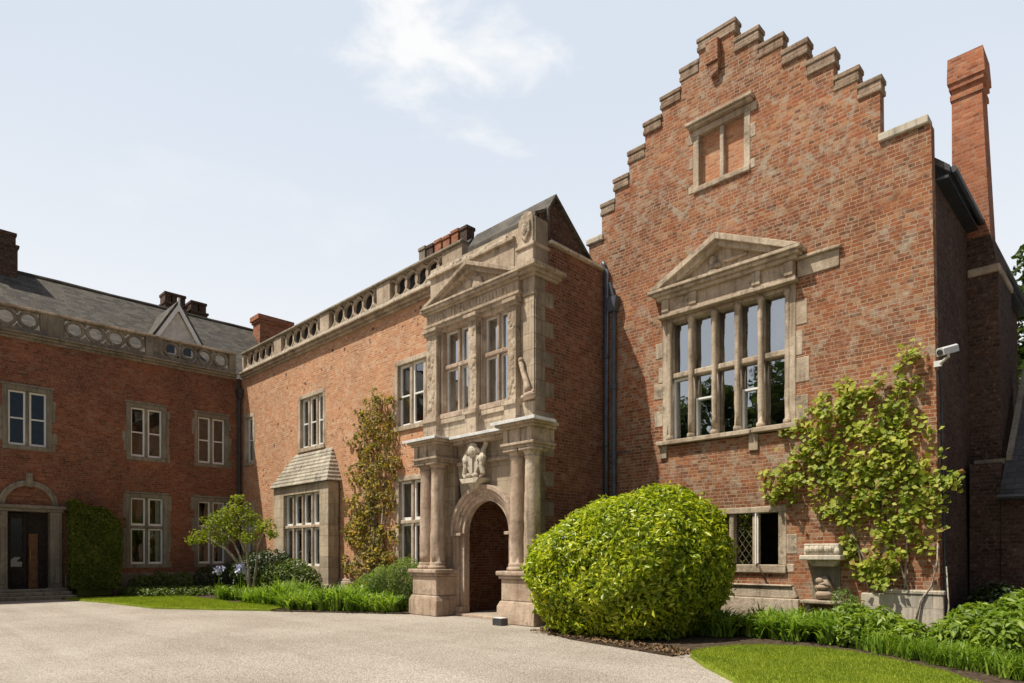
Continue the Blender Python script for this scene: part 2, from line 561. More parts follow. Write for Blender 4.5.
M['hedge'] = leafm('hedge_leaf', (.07, .11, .016), (.13, .17, .022), (.21, .23, .03), .35, .5, .3)
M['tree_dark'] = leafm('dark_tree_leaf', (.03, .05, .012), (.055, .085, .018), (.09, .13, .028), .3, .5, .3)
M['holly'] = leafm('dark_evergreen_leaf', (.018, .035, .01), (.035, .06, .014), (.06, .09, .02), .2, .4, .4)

# ------------------------------------------------------------------ object helpers


def thing(name, label, cat, loc=(0, 0, 0), group=None, kind=None):
    o = bpy.data.objects.new(name, None)
    COL.objects.link(o)
    o.empty_display_size = .3
    o.location = loc
    o['label'] = label
    o['category'] = cat
    if group:
        o['group'] = group
    if kind:
        o['kind'] = kind
    return o


def root_loc(p):
    while p and p.parent:
        p = p.parent
    return Vector(p.location) if p else Vector((0, 0, 0))


def link(name, me, mat, parent, bevel=0, smooth=False):
    o = bpy.data.objects.new(name, me)
    COL.objects.link(o)
    me.materials.append(mat)
    if parent:
        o.parent = parent
    if smooth:
        me.polygons.foreach_set('use_smooth', [True] * len(me.polygons))
    if bevel:
        b = o.modifiers.new('edge', 'BEVEL')
        b.width = bevel
        b.segments = 2
        b.limit_method = 'ANGLE'
        b.angle_limit = R_(50)
    return o


class MB:
    """collects shapes given in world coordinates, builds ONE mesh object"""

    def __init__(self):
        self.v = []
        self.f = []

    def add(self, vs, fs):
        o = len(self.v)
        self.v += [tuple(x) for x in vs]
        self.f += [tuple(o + i for i in q) for q in fs]
        return self

    def box(self, x0, x1, y0, y1, z0, z1):
        x0, x1 = sorted((x0, x1)); y0, y1 = sorted((y0, y1)); z0, z1 = sorted((z0, z1))
        return self.add([(x0, y0, z0), (x1, y0, z0), (x1, y1, z0), (x0, y1, z0), (x0, y0, z1), (x1, y0, z1), (x1, y1, z1), (x0, y1, z1)],
                        [(0, 3, 2, 1), (4, 5, 6, 7), (0, 1, 5, 4), (1, 2, 6, 5), (2, 3, 7, 6), (3, 0, 4, 7)])

    def wbox(self, W, u0, u1, d0, d1, z0, z1):
        """box on a wall: u along it, d out of it, z up"""
        a = W.p(u0, d0, z0); b = W.p(u1, d1, z1)
        return self.box(a[0], b[0], a[1], b[1], a[2], b[2])

    def prism(self, poly, vec):
        """planar polygon swept along vec"""
        n = len(poly)
        vec = Vector(vec)
        vs = [Vector(p) for p in poly] + [Vector(p) + vec for p in poly]
        nrm = Vector((0, 0, 0))
        for i in range(n):
            nrm += Vector(poly[i]).cross(Vector(poly[(i + 1) % n]))
        fl = nrm.dot(vec) > 0
        fs = [tuple(range(n)), tuple(range(2 * n - 1, n - 1, -1))] + [(i, i + n, (i + 1) % n + n, (i + 1) % n) for i in range(n)]
        if fl:
            fs = [tuple(reversed(f)) for f in fs]
        return self.add(vs, fs)

    def wprism(self, W, uz, d0, d1):
        a = [W.p(u, d0, z) for u, z in uz]
        return self.prism(a, Vector(W.p(0, d1, 0)) - Vector(W.p(0, d0, 0)))

    def lathe(self, c, prof, seg=20, wob=0):
        c = Vector(c)
        vs = []
        for r, z in prof:
            for i in range(seg):
                a = 2 * math.pi * i / seg
                rr = r + (random.uniform(-wob, wob) if wob else 0)
                vs.append((c.x + rr * math.cos(a), c.y + rr * math.sin(a), c.z + z))
        fs = []
        for j in range(len(prof) - 1):
            for i in range(seg):
                k = (i + 1) % seg
                fs.append((j * seg + i, j * seg + k, (j + 1) * seg + k, (j + 1) * seg + i))
        fs.append(tuple(range(seg - 1, -1, -1)))
        fs.append(tuple((len(prof) - 1) * seg + i for i in range(seg)))
        return self.add(vs, fs)

    def tube(self, pts, rad, seg=8):
        pts = [Vector(p) for p in pts]
        if isinstance(rad, (int, float)):
            rad = [rad] * len(pts)
        vs = []
        for i, p in enumerate(pts):
            t = (pts[min(i + 1, len(pts) - 1)] - pts[max(i - 1, 0)]).normalized()
            a = t.orthogonal().normalized() if abs(t.z) > .99 else t.cross(Vector((0, 0, 1))).normalized()
            b = t.cross(a)
            for k in range(seg):
                an = 2 * math.pi * k / seg
                vs.append(p + (a * math.cos(an) + b * math.sin(an)) * rad[i])
        fs = []
        for j in range(len(pts) - 1):
            for i in range(seg):
                k = (i + 1) % seg
                fs.append((j * seg + i, (j + 1) * seg + i, (j + 1) * seg + k, j * seg + k))
        fs.append(tuple(range(seg)))
        fs.append(tuple((len(pts) - 1) * seg + i for i in range(seg - 1, -1, -1)))
        return self.add(vs, fs)

    def blob(self, c, r, seg=12, rings=8):
        c = Vector(c)
        vs = [(c.x, c.y, c.z - r[2])]
        for j in range(1, rings):
            ph = math.pi * j / rings - math.pi / 2
            for i in range(seg):
                a = 2 * math.pi * i / seg
                vs.append((c.x + r[0] * math.cos(ph) * math.cos(a), c.y + r[1] * math.cos(ph) * math.sin(a), c.z + r[2] * math.sin(ph)))
        vs.append((c.x, c.y, c.z + r[2]))
        fs = []
        for i in range(seg):
            k = (i + 1) % seg
            fs.append((0, 1 + k, 1 + i))
            for j in range(rings - 2):
                o = 1 + j * seg
                fs.append((o + i, o + k, o + seg + k, o + seg + i))
            o = 1 + (rings - 2) * seg
            fs.append((o + i, o + k, len(vs) - 1))
        return self.add(vs, fs)

    def build(self, name, mat, parent=None, bevel=0, smooth=False):
        me = bpy.data.meshes.new(name)
        r = root_loc(parent)
        me.from_pydata([(x - r.x, y - r.y, z - r.z) for x, y, z in self.v], [], self.f)
        me.update()
        return link(name, me, mat, parent, bevel, smooth)


class Wall:
    """axis 'y': wall facing -y at y=pos; axis 'x': wall facing +x at x=pos"""

    def __init__(self, axis, pos):
        self.a, self.q = axis, pos

    def p(self, u, d, z):
        return (u, self.q - d, z) if self.a == 'y' else (self.q + d, u, z)


def wall_mesh(W, rects, holes, thick):
    """cells of the union of rects minus holes; only outside faces are made"""
    us = sorted({round(r[i], 4) for r in rects + holes for i in (0, 1)})
    zs = sorted({round(r[i], 4) for r in rects + holes for i in (2, 3)})

    def solid(i, j):
        if i < 0 or j < 0 or i >= len(us) - 1 or j >= len(zs) - 1:
            return False
        u = (us[i] + us[i + 1]) / 2; z = (zs[j] + zs[j + 1]) / 2
        return any(r[0] < u < r[1] and r[2] < z < r[3] for r in rects) and not any(r[0] < u < r[1] and r[2] < z < r[3] for r in holes)
    m = MB()
    fl = W.a == 'x'

    def quad(*ps):
        ps = [W.p(*p) for p in ps]
        m.add(ps, [(0, 1, 2, 3)])
    for i in range(len(us) - 1):
        for j in range(len(zs) - 1):
            if not solid(i, j):
                continue
            a, b, c, d = us[i], us[i + 1], zs[j], zs[j + 1]
            t = -thick
            quad((a, 0, c), (b, 0, c), (b, 0, d), (a, 0, d))
            quad((b, t, c), (a, t, c), (a, t, d), (b, t, d))
            if not solid(i - 1, j):
                quad((a, t, c), (a, 0, c), (a, 0, d), (a, t, d))
            if not solid(i + 1, j):
                quad((b, 0, c), (b, t, c), (b, t, d), (b, 0, d))
            if not solid(i, j - 1):
                quad((a, t, c), (b, t, c), (b, 0, c), (a, 0, c))
            if not solid(i, j + 1):
                quad((a, 0, d), (b, 0, d), (b, t, d), (a, t, d))
    return m


def window(parent, W, u0, u1, z0, z1, n, trans=None, jw=.16, head=.16, sill=.15, mat='stone', proud=.015,
           sash='sash', mw=.10, deep=.13, curtain=(), hood=0, sillproj=.05, quoin=0, sash_mat='white', room=1.3, label=None, mproj=-.05, gl='glass'):
    s = MB()
    back = -deep - .14
    s.wbox(W, u0 - jw, u0, back, proud, z0, z1)
    s.wbox(W, u1, u1 + jw, back, proud, z0, z1)
    s.wbox(W, u0 - jw, u1 + jw, back, proud, z1, z1 + head)
    s.wbox(W, u0 - jw, u1 + jw, back, proud + sillproj, z0 - sill, z0)
    if hood:
        s.wbox(W, u0 - jw - .06, u1 + jw + .06, 0, hood, z1 + head, z1 + head + .07)
    if quoin:
        rnd = random.Random(int(u0 * 100 + z0 * 10))
        z = z0 - sill
        while z < z1:
            h = rnd.uniform(.26, .40)
            for sd in (-1, 1):
                if rnd.random() < .62:
                    L = rnd.uniform(.08, quoin)
                    if sd < 0:
                        s.wbox(W, u0 - jw - L, u0 - jw, -.1, proud - .004, z, min(z + h - .01, z1 + head))
                    else:
                        s.wbox(W, u1 + jw, u1 + jw + L, -.1, proud - .004, z, min(z + h - .01, z1 + head))
            z += h
    wo = s.build('window', M[mat], parent, .018)
    if label:
        wo['label'] = label
    lw = (u1 - u0 - mw * (n - 1)) / n
    for i in range(1, n):
        c = u0 + i * lw + (i - .5) * mw
        mu = MB()
        if trans:
            mu.wbox(W, c - mw / 2, c + mw / 2, -deep - .03, mproj, z0, trans)
            mu.wbox(W, c - mw / 2, c + mw / 2, -deep - .03, mproj, trans + .11, z1)
        else:
            mu.wbox(W, c - mw / 2, c + mw / 2, -deep - .03, mproj, z0, z1)
        mu.build('mullion', M[mat], wo, .025)
    spans = [(z0, z1)]
    if trans:
        MB().wbox(W, u0, u1, -deep - .03, mproj + .004, trans, trans + .11).build('transom', M[mat], wo, .02)
        spans = [(z0, trans), (trans + .11, z1)]
    g = MB()
    for i in range(n):
        a = u0 + i * (lw + mw); b = a + lw
        for (c, d) in spans:
            fw = .03 if sash == 'case' else .062
            g.add([W.p(a + .004, -deep - .012, c + .004), W.p(b - .004, -deep - .012, c + .004), W.p(b - .004, -deep - .012, d - .004), W.p(a + .004, -deep - .012, d - .004)], [(0, 1, 2, 3)])
            if sash == 'none':
                continue
            f = MB()
            bot = .085 if sash == 'sash' else fw
            f.wbox(W, a, a + fw, -deep - .04, -deep + .03, c, d)
            f.wbox(W, b - fw, b, -deep - .04, -deep + .03, c, d)
            f.wbox(W, a + fw, b - fw, -deep - .04, -deep + .03, c, c + bot)
            f.wbox(W, a + fw, b - fw, -deep - .04, -deep + .03, d - fw, d)
            if sash == 'sash' and not trans:
                zc = (c + d) / 2
                f.wbox(W, a + fw, b - fw, -deep - .04, -deep + .025, zc - .025, zc + .025)
            f.build('sash_frame', M[sash_mat], wo, .006)
        if i in curtain:
            for sd in ((0, .42) if i % 2 == 0 else (.58, 1),):
                cu = MB()
                ua, ub = a + lw * sd[0], a + lw * sd[1]
                N = 14
                vs = []
                for q in range(N + 1):
                    uu = ua + (ub - ua) * q / N
                    dd = -deep - .16 + .03 * math.sin(q * 2.1 + i)
                    vs += [W.p(uu, dd, z0 - .05), W.p(uu, dd, z1 + .05)]
                cu.add(vs, [(2 * q, 2 * q + 2, 2 * q + 3, 2 * q + 1) for q in range(N)])
                cu.build('curtain', M['curtain'], wo, 0, True)
    g.build('glass', M[gl], wo)
    # the dim room behind
    if room:
        r = MB()
        a, b, c, d = u0 - jw * .9, u1 + jw * .9, z0 - sill * .9, z1 + head * .9
        f0, f1 = back - .003, back - room
        P = W.p
        vs = [P(a, f0, c), P(b, f0, c), P(b, f0, d), P(a, f0, d), P(a, f1, c), P(b, f1, c), P(b, f1, d), P(a, f1, d)]
        r.add(vs, [(4, 5, 6, 7), (0, 1, 5, 4), (2, 3, 7, 6), (1, 2, 6, 5), (3, 0, 4, 7)])
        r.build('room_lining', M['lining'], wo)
    return wo


def leaves(name, P, N, L, Wd, mat, parent=None, jit=.55, up=0., curl=.25, seed=1, fold=.18):
    """one mesh of many folded diamond leaves"""
    rg = np.random.default_rng(seed)
    n = len(P)
    P = np.asarray(P, float)
    N = np.asarray(N, float)
    N = N + rg.normal(0, jit, (n, 3))
    N[:, 2] += up
    N /= np.linalg.norm(N, axis=1)[:, None] + 1e-9
    T = rg.normal(0, 1, (n, 3))
    T -= (T * N).sum(1)[:, None] * N
    T /= np.linalg.norm(T, axis=1)[:, None] + 1e-9
    B = np.cross(N, T)
    s = rg.uniform(.65, 1.25, n)[:, None]
    l = L * s; wd = Wd * s
    v0 = P - T * l * .5
    v2 = P + T * l * .5 - N * l * curl
    vl = P - B * wd * .5 + N * wd * fold - T * l * .05
    vr = P + B * wd * .5 + N * wd * fold - T * l * .05
    V = np.stack([v0, vl, v2, vr], 1).reshape(-1, 3)
    r = root_loc(parent)
    V -= np.array(r)
    me = bpy.data.meshes.new(name)
    me.vertices.add(4 * n)
    me.vertices.foreach_set('co', V.ravel())
    me.loops.add(6 * n)
    base = np.arange(n)[:, None] * 4
    idx = (base + np.array([[0, 2, 1, 0, 3, 2]])).ravel()
    me.loops.foreach_set('vertex_index', idx.astype(np.int32))
    me.polygons.add(2 * n)
    me.polygons.foreach_set('loop_start', (np.arange(2 * n) * 3).astype(np.int32))
    try:
        me.polygons.foreach_set('loop_total', np.full(2 * n, 3, np.int32))
    except Exception:
        pass
    me.update(calc_edges=True)
    me.validate()
    return link(name, me, mat, parent)


def straps(name, C, H, spread, nb, mat, parent=None, width=.022, seed=3, seg=4, droop=1.0):
    """arching grassy blades in clumps rooted at C"""
    rg = np.random.default_rng(seed)
    V = []; F = []
    for (cx, cy, cz), h in zip(C, H):
        for _ in range(nb):
            a = rg.uniform(0, 2 * np.pi)
            hh = h * rg.uniform(.6, 1.15)
            sp = spread * rg.uniform(.3, 1.2)
            x0 = cx + rg.normal(0, .07); y0 = cy + rg.normal(0, .07)
            da = np.array([np.cos(a), np.sin(a)]); pa = np.array([-np.sin(a), np.cos(a)])
            o = len(V)
            for k in range(seg + 1):
                t = k / seg
                r_ = sp * t ** 1.4
                z = cz + hh * (t * (1.55 - .55 * t * (1 + .8 * droop * sp / max(spread, .01) * .5)))
                z = max(z, cz + .01)
                wv = width * (1 - t ** 2 * .95) * .5
                c = np.array([x0, y0]) + da * r_
                V.append((*(c - pa * wv), z)); V.append((*(c + pa * wv), z + .003))
            for k in range(seg):
                F.append((o + 2 * k, o + 2 * k + 1, o + 2 * k + 3, o + 2 * k + 2))
    r = root_loc(parent)
    me = bpy.data.meshes.new(name)
    me.from_pydata([(a - r.x, b - r.y, c - r.z) for a, b, c in V], [], F)
    me.update()
    return link(name, me, mat, parent)


def blob_points(spheres, per_area, seed, shell=.35, flat=1.):
    """points and normals near the surface of a bunch of overlapping spheres"""
    rg = np.random.default_rng(seed)
    Ps = []; Ns = []
    for (x, y, z, r) in spheres:
        n = int(per_area * 4 * math.pi * r * r)
        d = rg.normal(0, 1, (n, 3)); d /= np.linalg.norm(d, axis=1)[:, None]
        rr = r * (1 - shell * rg.random(n) ** 1.5)
        p = np.array([x, y, z]) + d * rr[:, None] * np.array([1, 1, flat])
        keep = np.ones(n, bool)
        for (a, b, c, q) in spheres:
            if (a, b, c, q) == (x, y, z, r):
                continue
            keep &= (((p - np.array([a, b, c])) / np.array([1, 1, flat])) ** 2).sum(1) > (q * (1 - shell)) ** 2
        keep &= p[:, 2] > .03
        Ps.append(p[keep]); Ns.append(d[keep])
    return np.concatenate(Ps), np.concatenate(Ns)


def shrub(name, label, cat, spheres, per_area, L, Wd, mat, seed, bark='bark_dark', group=None, flat=1., shell=.45, kind=None, jit=.55, up=.3):
    x = sum(s[0] for s in spheres) / len(spheres); y = sum(s[1] for s in spheres) / len(spheres)
    t = thing(name, label, cat, (x, y, 0), group)
    P, N = blob_points(spheres, per_area, seed, shell, flat)
    leaves('foliage', P, N, L, Wd, M[mat], t, jit, up, seed=seed)
    st = MB()
    rnd = random.Random(seed)
    for s in spheres:
        for _ in range(3):
            e = (s[0] + rnd.uniform(-.5, .5) * s[3], s[1] + rnd.uniform(-.5, .5) * s[3], s[2] + rnd.uniform(0, .5) * s[3])
            st.tube([(x + rnd.uniform(-.1, .1), y + rnd.uniform(-.1, .1), 0), ((x + e[0]) / 2, (y + e[1]) / 2, e[2] * .6), e], [.02, .015, .006], 5)
    st.build('stem', M[bark], t, 0, True)
    return t


def tree(name, label, loc, height, crown, n_clump, per, L, mat, seed, bark='bark_dark', tr=.28, group=None):
    rnd = random.Random(seed)
    t = thing(name, label, 'tree', loc, group)
    x, y, _ = loc
    m = MB()
    top = (x + rnd.uniform(-.3, .3), y + rnd.uniform(-.3, .3), height * .8)
    m.tube([(x, y, 0), (x + .05, y, height * .2), (x - .1, y + .1, height * .45), top], [tr, tr * .8, tr * .55, tr * .12], 10)
    cl = []
    for i in range(n_clump):
        a = i * 2.399 + rnd.uniform(-.4, .4)
        q = (i + .5) / n_clump
        z = height * (.30 + .66 * q)
        prof = math.sin(min(1, (1.06 - q) * 1.15) * math.pi * .55) ** .7
        rr = crown * prof * rnd.uniform(.35, .95)
        c = (x + rr * math.cos(a), y + rr * math.sin(a), z)
        r = crown * rnd.uniform(.26, .42)
        cl.append((*c, r))
        b0 = (x, y, max(height * .2, z * .62))
        m.tube([b0, ((b0[0] + c[0]) / 2, (b0[1] + c[1]) / 2, (b0[2] + z) / 2 + .2), c], [tr * .3, tr * .18, tr * .05], 6)
    m.build('trunk', M[bark], t, 0, True)
    P, N = [], []
    rg = np.random.default_rng(seed)
    for (a, b, c, r) in cl:
        n = int(per)
        d = rg.normal(0, 1, (n, 3)); d /= np.linalg.norm(d, axis=1)[:, None]
        P.append(np.array([a, b, c]) + d * (r * rg.random(n) ** .4)[:, None] * np.array([1, 1, .75]))
        N.append(d)
    leaves('crown', np.concatenate(P), np.concatenate(N), L, L * .6, M[mat], t, .8, .3, seed=seed)
    return t


def sheet(name, poly, z, mat, kind='structure', thick=0):
    m = MB()
    if thick:
        m.prism([(x, y, z - thick) for x, y in poly], (0, 0, thick))
    else:
        m.add([(x, y, z) for x, y in poly], [tuple(range(len(poly)))])
    o = m.build(name, mat)
    o['kind'] = kind
    return o


# ------------------------------------------------------------------ ground
sheet('gravel_drive', [(-300, -300), (300, -300), (300, 300), (-300, 300)], 0, M['gravel'])
XL, YM, YP, YG, XP = -27.83, 11.70, 10.75, 13.34, -9.90

# lawns
lawn_l = [(-25.9, 5.0), (-22.8, 5.62), (-19.94, 5.9), (-18.2, 6.9), (-16.85, 7.86), (-17.3, 8.4), (-18.6, 8.45), (-20.2, 8.2), (-22, 8.3), (-24.1, 8.25), (-25.4, 7.2)]
lawn_r = [(-4.87, 8.62), (-5.03, 8.95), (-5.02, 9.3), (-4.85, 9.95), (-4.55, 10.35), (-4.0, 10.62), (-3.3, 10.6), (-2.5, 10.1), (-1.9, 9.6), (-1.45, 9.0), (-.4, 7.4), (.6, 5.6), (-.4, 4.6), (-1.8, 5.6), (-3.2, 6.95), (-4.3, 7.98)]
sheet('lawn', lawn_l, .05, M['turf'], thick=.12)
sheet('lawn', lawn_r, .05, M['turf'], thick=.12)
sheet('flower_bed', [(-27.6, 4.95), (-26.2, 5.0), (-25.4, 7.2), (-24.1, 8.27), (-22, 8.33), (-20.2, 8.23), (-18.6, 8.48), (-17.2, 8.42), (-16.7, 7.85), (-15, 8.95), (-13.5, 9.85), (-13.4, 11.6), (-27.6, 11.6)], .03, M['soil'], thick=.08)
sheet('flower_bed', [(-9.1, 10.0), (-8.5, 9.45), (-7.4, 8.95), (-6.2, 8.72), (-5.1, 8.5), (-5.06, 8.95), (-5.05, 9.3), (-4.88, 9.98), (-4.57, 10.38), (-4.0, 10.65), (-3.3, 10.63), (-2.48, 10.13), (-1.88, 9.63), (-1.43, 9.03), (-.38, 7.43), (.7, 5.6), (4, 5.6), (4, 15.5), (-2.6, 15.5), (-2.6, 13.3), (-9.25, 13.3)], .03, M['soil'], thick=.08)


def in_poly(px, py, poly):
    r = np.zeros(len(px), bool)
    j = len(poly) - 1
    for i in range(len(poly)):
        xi, yi = poly[i]; xj, yj = poly[j]
        c = ((yi > py) != (yj > py)) & (px < (xj - xi) * (py - yi) / (yj - yi + 1e-12) + xi)
        r ^= c
        j = i
    return r


def grass(poly, n, h, wd, seed):
    rg = np.random.default_rng(seed)
    xs = [p[0] for p in poly]; ys = [p[1] for p in poly]
    px = rg.uniform(min(xs) - .03, max(xs) + .03, n * 2); py = rg.uniform(min(ys) - .03, max(ys) + .03, n * 2)
    k = in_poly(px, py, poly)
    px, py = px[k][:n], py[k][:n]
    n = len(px)
    a = rg.uniform(0, 6.283, n)
    hh = h * rg.uniform(.5, 1.3, n)
    ln = hh * rg.uniform(0, .9, n)
    b = rg.uniform(0, 6.283, n)
    V = np.zeros((n, 3, 3))
    V[:, 0] = np.stack([px - np.cos(a) * wd, py - np.sin(a) * wd, np.full(n, .045)], 1)
    V[:, 1] = np.stack([px + np.cos(a) * wd, py + np.sin(a) * wd, np.full(n, .045)], 1)
    V[:, 2] = np.stack([px + np.cos(b) * ln, py + np.sin(b) * ln, .05 + hh], 1)
    me = bpy.data.meshes.new('grass')
    me.from_pydata(V.reshape(-1, 3).tolist(), [], np.arange(3 * n).reshape(-1, 3).tolist())
    me.update()
    o = link('grass', me, M['blade'], None)
    o['kind'] = 'stuff'
    return o


g = grass(lawn_l, 26000, .05, .007, 5)
g['label'] = 'short mown grass on the small lawn beside the left wing'; g['category'] = 'grass'
g = grass(lawn_r, 60000, .035, .005, 6)
g['label'] = 'short mown grass on the rounded lawn at lower right'; g['category'] = 'grass'

# ------------------------------------------------------------------ left wing (faces +x)
wing = thing('brick_wing', 'shaded left wing of red brick with pierced parapet, slate roof and arched doorway', 'building', (XL, 5, 0))
WW = Wall('x', XL)


def win_hole(u0, u1, z0, z1, jw=.16, head=.16, sill=.15):
    return (u0 - jw, u1 + jw, z0 - sill, z1 + head)


up_w = [(3.74, 4.83), (7.48, 8.58), (9.94, 11.01)]
lo_w = [(7.48, 8.62), (9.94, 11.01)]
holes = [win_hole(a, b, 5.28, 7.16) for a, b in up_w] + [win_hole(a, b, 1.15, 3.70) for a, b in lo_w] + [(3.5, 5.12, 0, 3.2), win_hole(-.2, .9, 5.28, 7.16), win_hole(-.2, .9, 1.15, 3.70)]
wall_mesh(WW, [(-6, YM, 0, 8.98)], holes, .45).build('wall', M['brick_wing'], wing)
MB().wbox(WW, 5.36, YM - .005, 0, .10, 0, .75).wbox(WW, 5.36, YM - .005, 0, .06, .75, .82).wbox(WW, -6, 3.24, 0, .10, 0, .75).build('plinth', M['stone_dark'], wing, .02)
for (a, b) in up_w + [(-.2, .9)]:
    window(wing, WW, a, b, 5.28, 7.16, 2, mat='stone_wing', gl='glass_dull', quoin=.16, sillproj=.0, hood=.05)
for (a, b) in lo_w + [(-.2, .9)]:
    window(wing, WW, a, b, 1.15, 3.70, 2, trans=2.52, mat='stone_wing', gl='glass_dull', quoin=.16, sillproj=.0, hood=.05, curtain=(1,))


def hole_cell(m, W, u0, u1, z0, z1, R, d0, d1, lobes=0, amp=0., sq=1., rot=0.):
    N = 32
    uc, zc = (u0 + u1) / 2, (z0 + z1) / 2
    hw, hh = (u1 - u0) / 2, (z1 - z0) / 2
    ang = sorted([2 * math.pi * i / N + .001 for i in range(N)] + [math.atan2(s2 * hh, s1 * hw) % (2 * math.pi) for s1 in (-1, 1) for s2 in (-1, 1)])
    vs = []
    for a in ang:
        ca, sa = math.cos(a), math.sin(a)
        k = min(hw / abs(ca) if abs(ca) > 1e-6 else 1e9, hh / abs(sa) if abs(sa) > 1e-6 else 1e9)
        r = R * (1 + amp * math.cos(lobes * (a + rot))) if lobes else R
        iu, iz = r * sq * ca, r * sa
        vs += [W.p(uc + k * ca, d1, zc + k * sa), W.p(uc + iu, d1, zc + iz), W.p(uc + k * ca, d0, zc + k * sa), W.p(uc + iu, d0, zc + iz)]
    fs = []
    n = len(ang)
    for i in range(n):
        j = (i + 1) % n
        A, B = 4 * i, 4 * j
        fs += [(A, B, B + 1, A + 1), (A + 3, B + 3, B + 2, A + 2), (A + 1, B + 1, B + 3, A + 3)]
    m.add(vs, fs)


def arch_pts(cu, cz, r, n=20, a0=0., a1=math.pi):
    return [(cu + r * math.cos(a0 + (a1 - a0) * i / n), cz + r * math.sin(a0 + (a1 - a0) * i / n)) for i in range(n + 1)]


def arch_ring(m, W, cu, cz, r0, r1, d0, d1, n=24, a0=0., a1=math.pi):
    pi_, po = arch_pts(cu, cz, r0, n, a0, a1), arch_pts(cu, cz, r1, n, a0, a1)
    vs = []
    for (a, b), (c, d) in zip(pi_, po):
        vs += [W.p(a, d1, b), W.p(c, d1, d), W.p(a, d0, b), W.p(c, d0, d)]
    fs = []
    for i in range(n):
        A, B = 4 * i, 4 * (i + 1)
        fs += [(A, A + 1, B + 1, B), (A + 2, B + 2, B + 3, A + 3), (A, B, B + 2, A + 2), (A + 1, A + 3, B + 3, B + 1)]
    fs += [(0, 2, 3, 1), (4 * n, 4 * n + 1, 4 * n + 3, 4 * n + 2)]
    m.add(vs, fs)


def parapet(parent, W, u_start, u_end, piers, zb, mat, mat_c, per_hole, style):
    """cornice, base rail, pierced panels between piers, coping"""
    c = MB()
    c.wbox(W, u_start, u_end, -.3, .08, zb - .24, zb - .16)
    c.wbox(W, u_start, u_end, -.3, .17, zb - .16, zb - .07)
    c.wbox(W, u_start, u_end, -.3, .26, zb - .07, zb)
    c.build('cornice', M['stone_dark' if style == 'ring' else 'stone'], parent, .02)
    r = MB()
    r.wbox(W, u_start, u_end, -.18, .10, zb, zb + .17)
    r.build('parapet_rail', M[mat if style == 'ring' else 'stone_pale'], parent, .015)
    MB().wbox(W, u_start, u_end, -.22, .15, zb + .80, zb + .86).wbox(W, u_start, u_end, -.17, .10, zb + .86, zb + .91).build('parapet_coping', M[mat_c], parent, .015)
    edges = [u_start] + [e for p in piers for e in p] + [u_end]
    for (a, b) in piers:
        MB().wbox(W, a, b, -.17, .09, zb + .17, zb + .80).build('parapet_pier', M[mat], parent, .015)
    for i in range(0, len(edges), 2):
        a, b = edges[i], edges[i + 1]
        if b - a < .25:
            continue
        n = max(1, round((b - a) / per_hole))
        p = MB()
        zc, full = zb + .485, 2 * math.pi
        if style == 'ring':
            for k in range(n):
                uc = a + (b - a) * (k + .5) / n
                arch_ring(p, W, uc, zc, .215, .312, -.09, .03, 28, 0, full)
                for (du, z0, z1) in ((-.5, zb + .17, zb + .30), (-.5, zb + .67, zb + .80)):
                    u = uc + du * (b - a) / n
                    p.wprism(W, [(u - .10, z0 if z0 < zc else z1), (u + .10, z0 if z0 < zc else z1), (u + .015, z1 if z0 < zc else z0), (u - .015, z1 if z0 < zc else z0)], -.07, .02)
                p.wbox(W, uc - (b - a) / n / 2 - .035, uc - (b - a) / n / 2 + .035, -.07, .015, zc - .09, zc + .09)
        else:
            n = max(2, round((b - a) / .56))
            for k in range(n + 1):          # interlaced circles
                uc = a + (b - a) * k / n
                a0, a1 = (0, full) if 0 < k < n else ((-math.pi / 2, math.pi / 2) if k == 0 else (math.pi / 2, 1.5 * math.pi))
                e_ = .004 * (k % 2)
                arch_ring(p, W, uc, zc, .258, .318, -.07 - e_, .03 + e_, 28, a0, a1)
                if k < n:
                    um = uc + (b - a) / n / 2
                    p.wprism(W, [(um - .13, zb + .17), (um + .13, zb + .17), (um + .03, zb + .24), (um, zb + .33), (um - .03, zb + .24)], -.05, .022)
                    p.wprism(W, [(um - .10, zb + .80), (um + .10, zb + .80), (um, zb + .72)], -.05, .022)
        p.build('parapet_panel', M[mat], parent)


parapet(wing, WW, -6, YM - .26, [(-2.6, -2.1), (.9, 1.45), (4.63, 5.34), (7.97, 8.61), (11.14, YM - .26)], 9.15, 'stone_dark', 'stone', .60, 'ring')
# slate roof
rf = MB()
rf.prism([(XL - .35, -6, 9.05), (-32.0, -6, 12.65), (-36.2, -6, 9.0), (-36.2, -6, 8.8), (XL - .35, -6, 8.85)], (0, 24, 0))
roof = rf.build('roof', M['slate'], wing)
MB().tube([(-32, -6 + i, 12.66 + .012 * math.sin(i * 1.7)) for i in range(25)], .07, 6).build('ridge_tiles', M['slate'], roof)
# paired square stacks behind the ridge, and the stack near the left frame edge


def stack(parent, x0, x1, y0, y1, z0, z1, mat, flues, along='y'):
    s = MB().box(x0, x1, y0, y1, z0, z1 - .55)
    s.box(x0 - .05, x1 + .05, y0 - .05, y1 + .05, z1 - .55, z1 - .45)
    n = flues
    for i in range(n):
        if along == 'y':
            a = y0 + (y1 - y0) * i / n; b = y0 + (y1 - y0) * (i + 1) / n - .06
            s.box(x0, x1, a, b, z1 - .45, z1 - .12).box(x0 - .05, x1 + .05, a - .03, b + .03, z1 - .12, z1)
        else:
            a = x0 + (x1 - x0) * i / n; b = x0 + (x1 - x0) * (i + 1) / n - .06
            s.box(a, b, y0, y1, z1 - .45, z1 - .12).box(a - .03, b + .03, y0 - .05, y1 + .05, z1 - .12, z1)
    return s.build('chimney', M[mat], parent, .01)


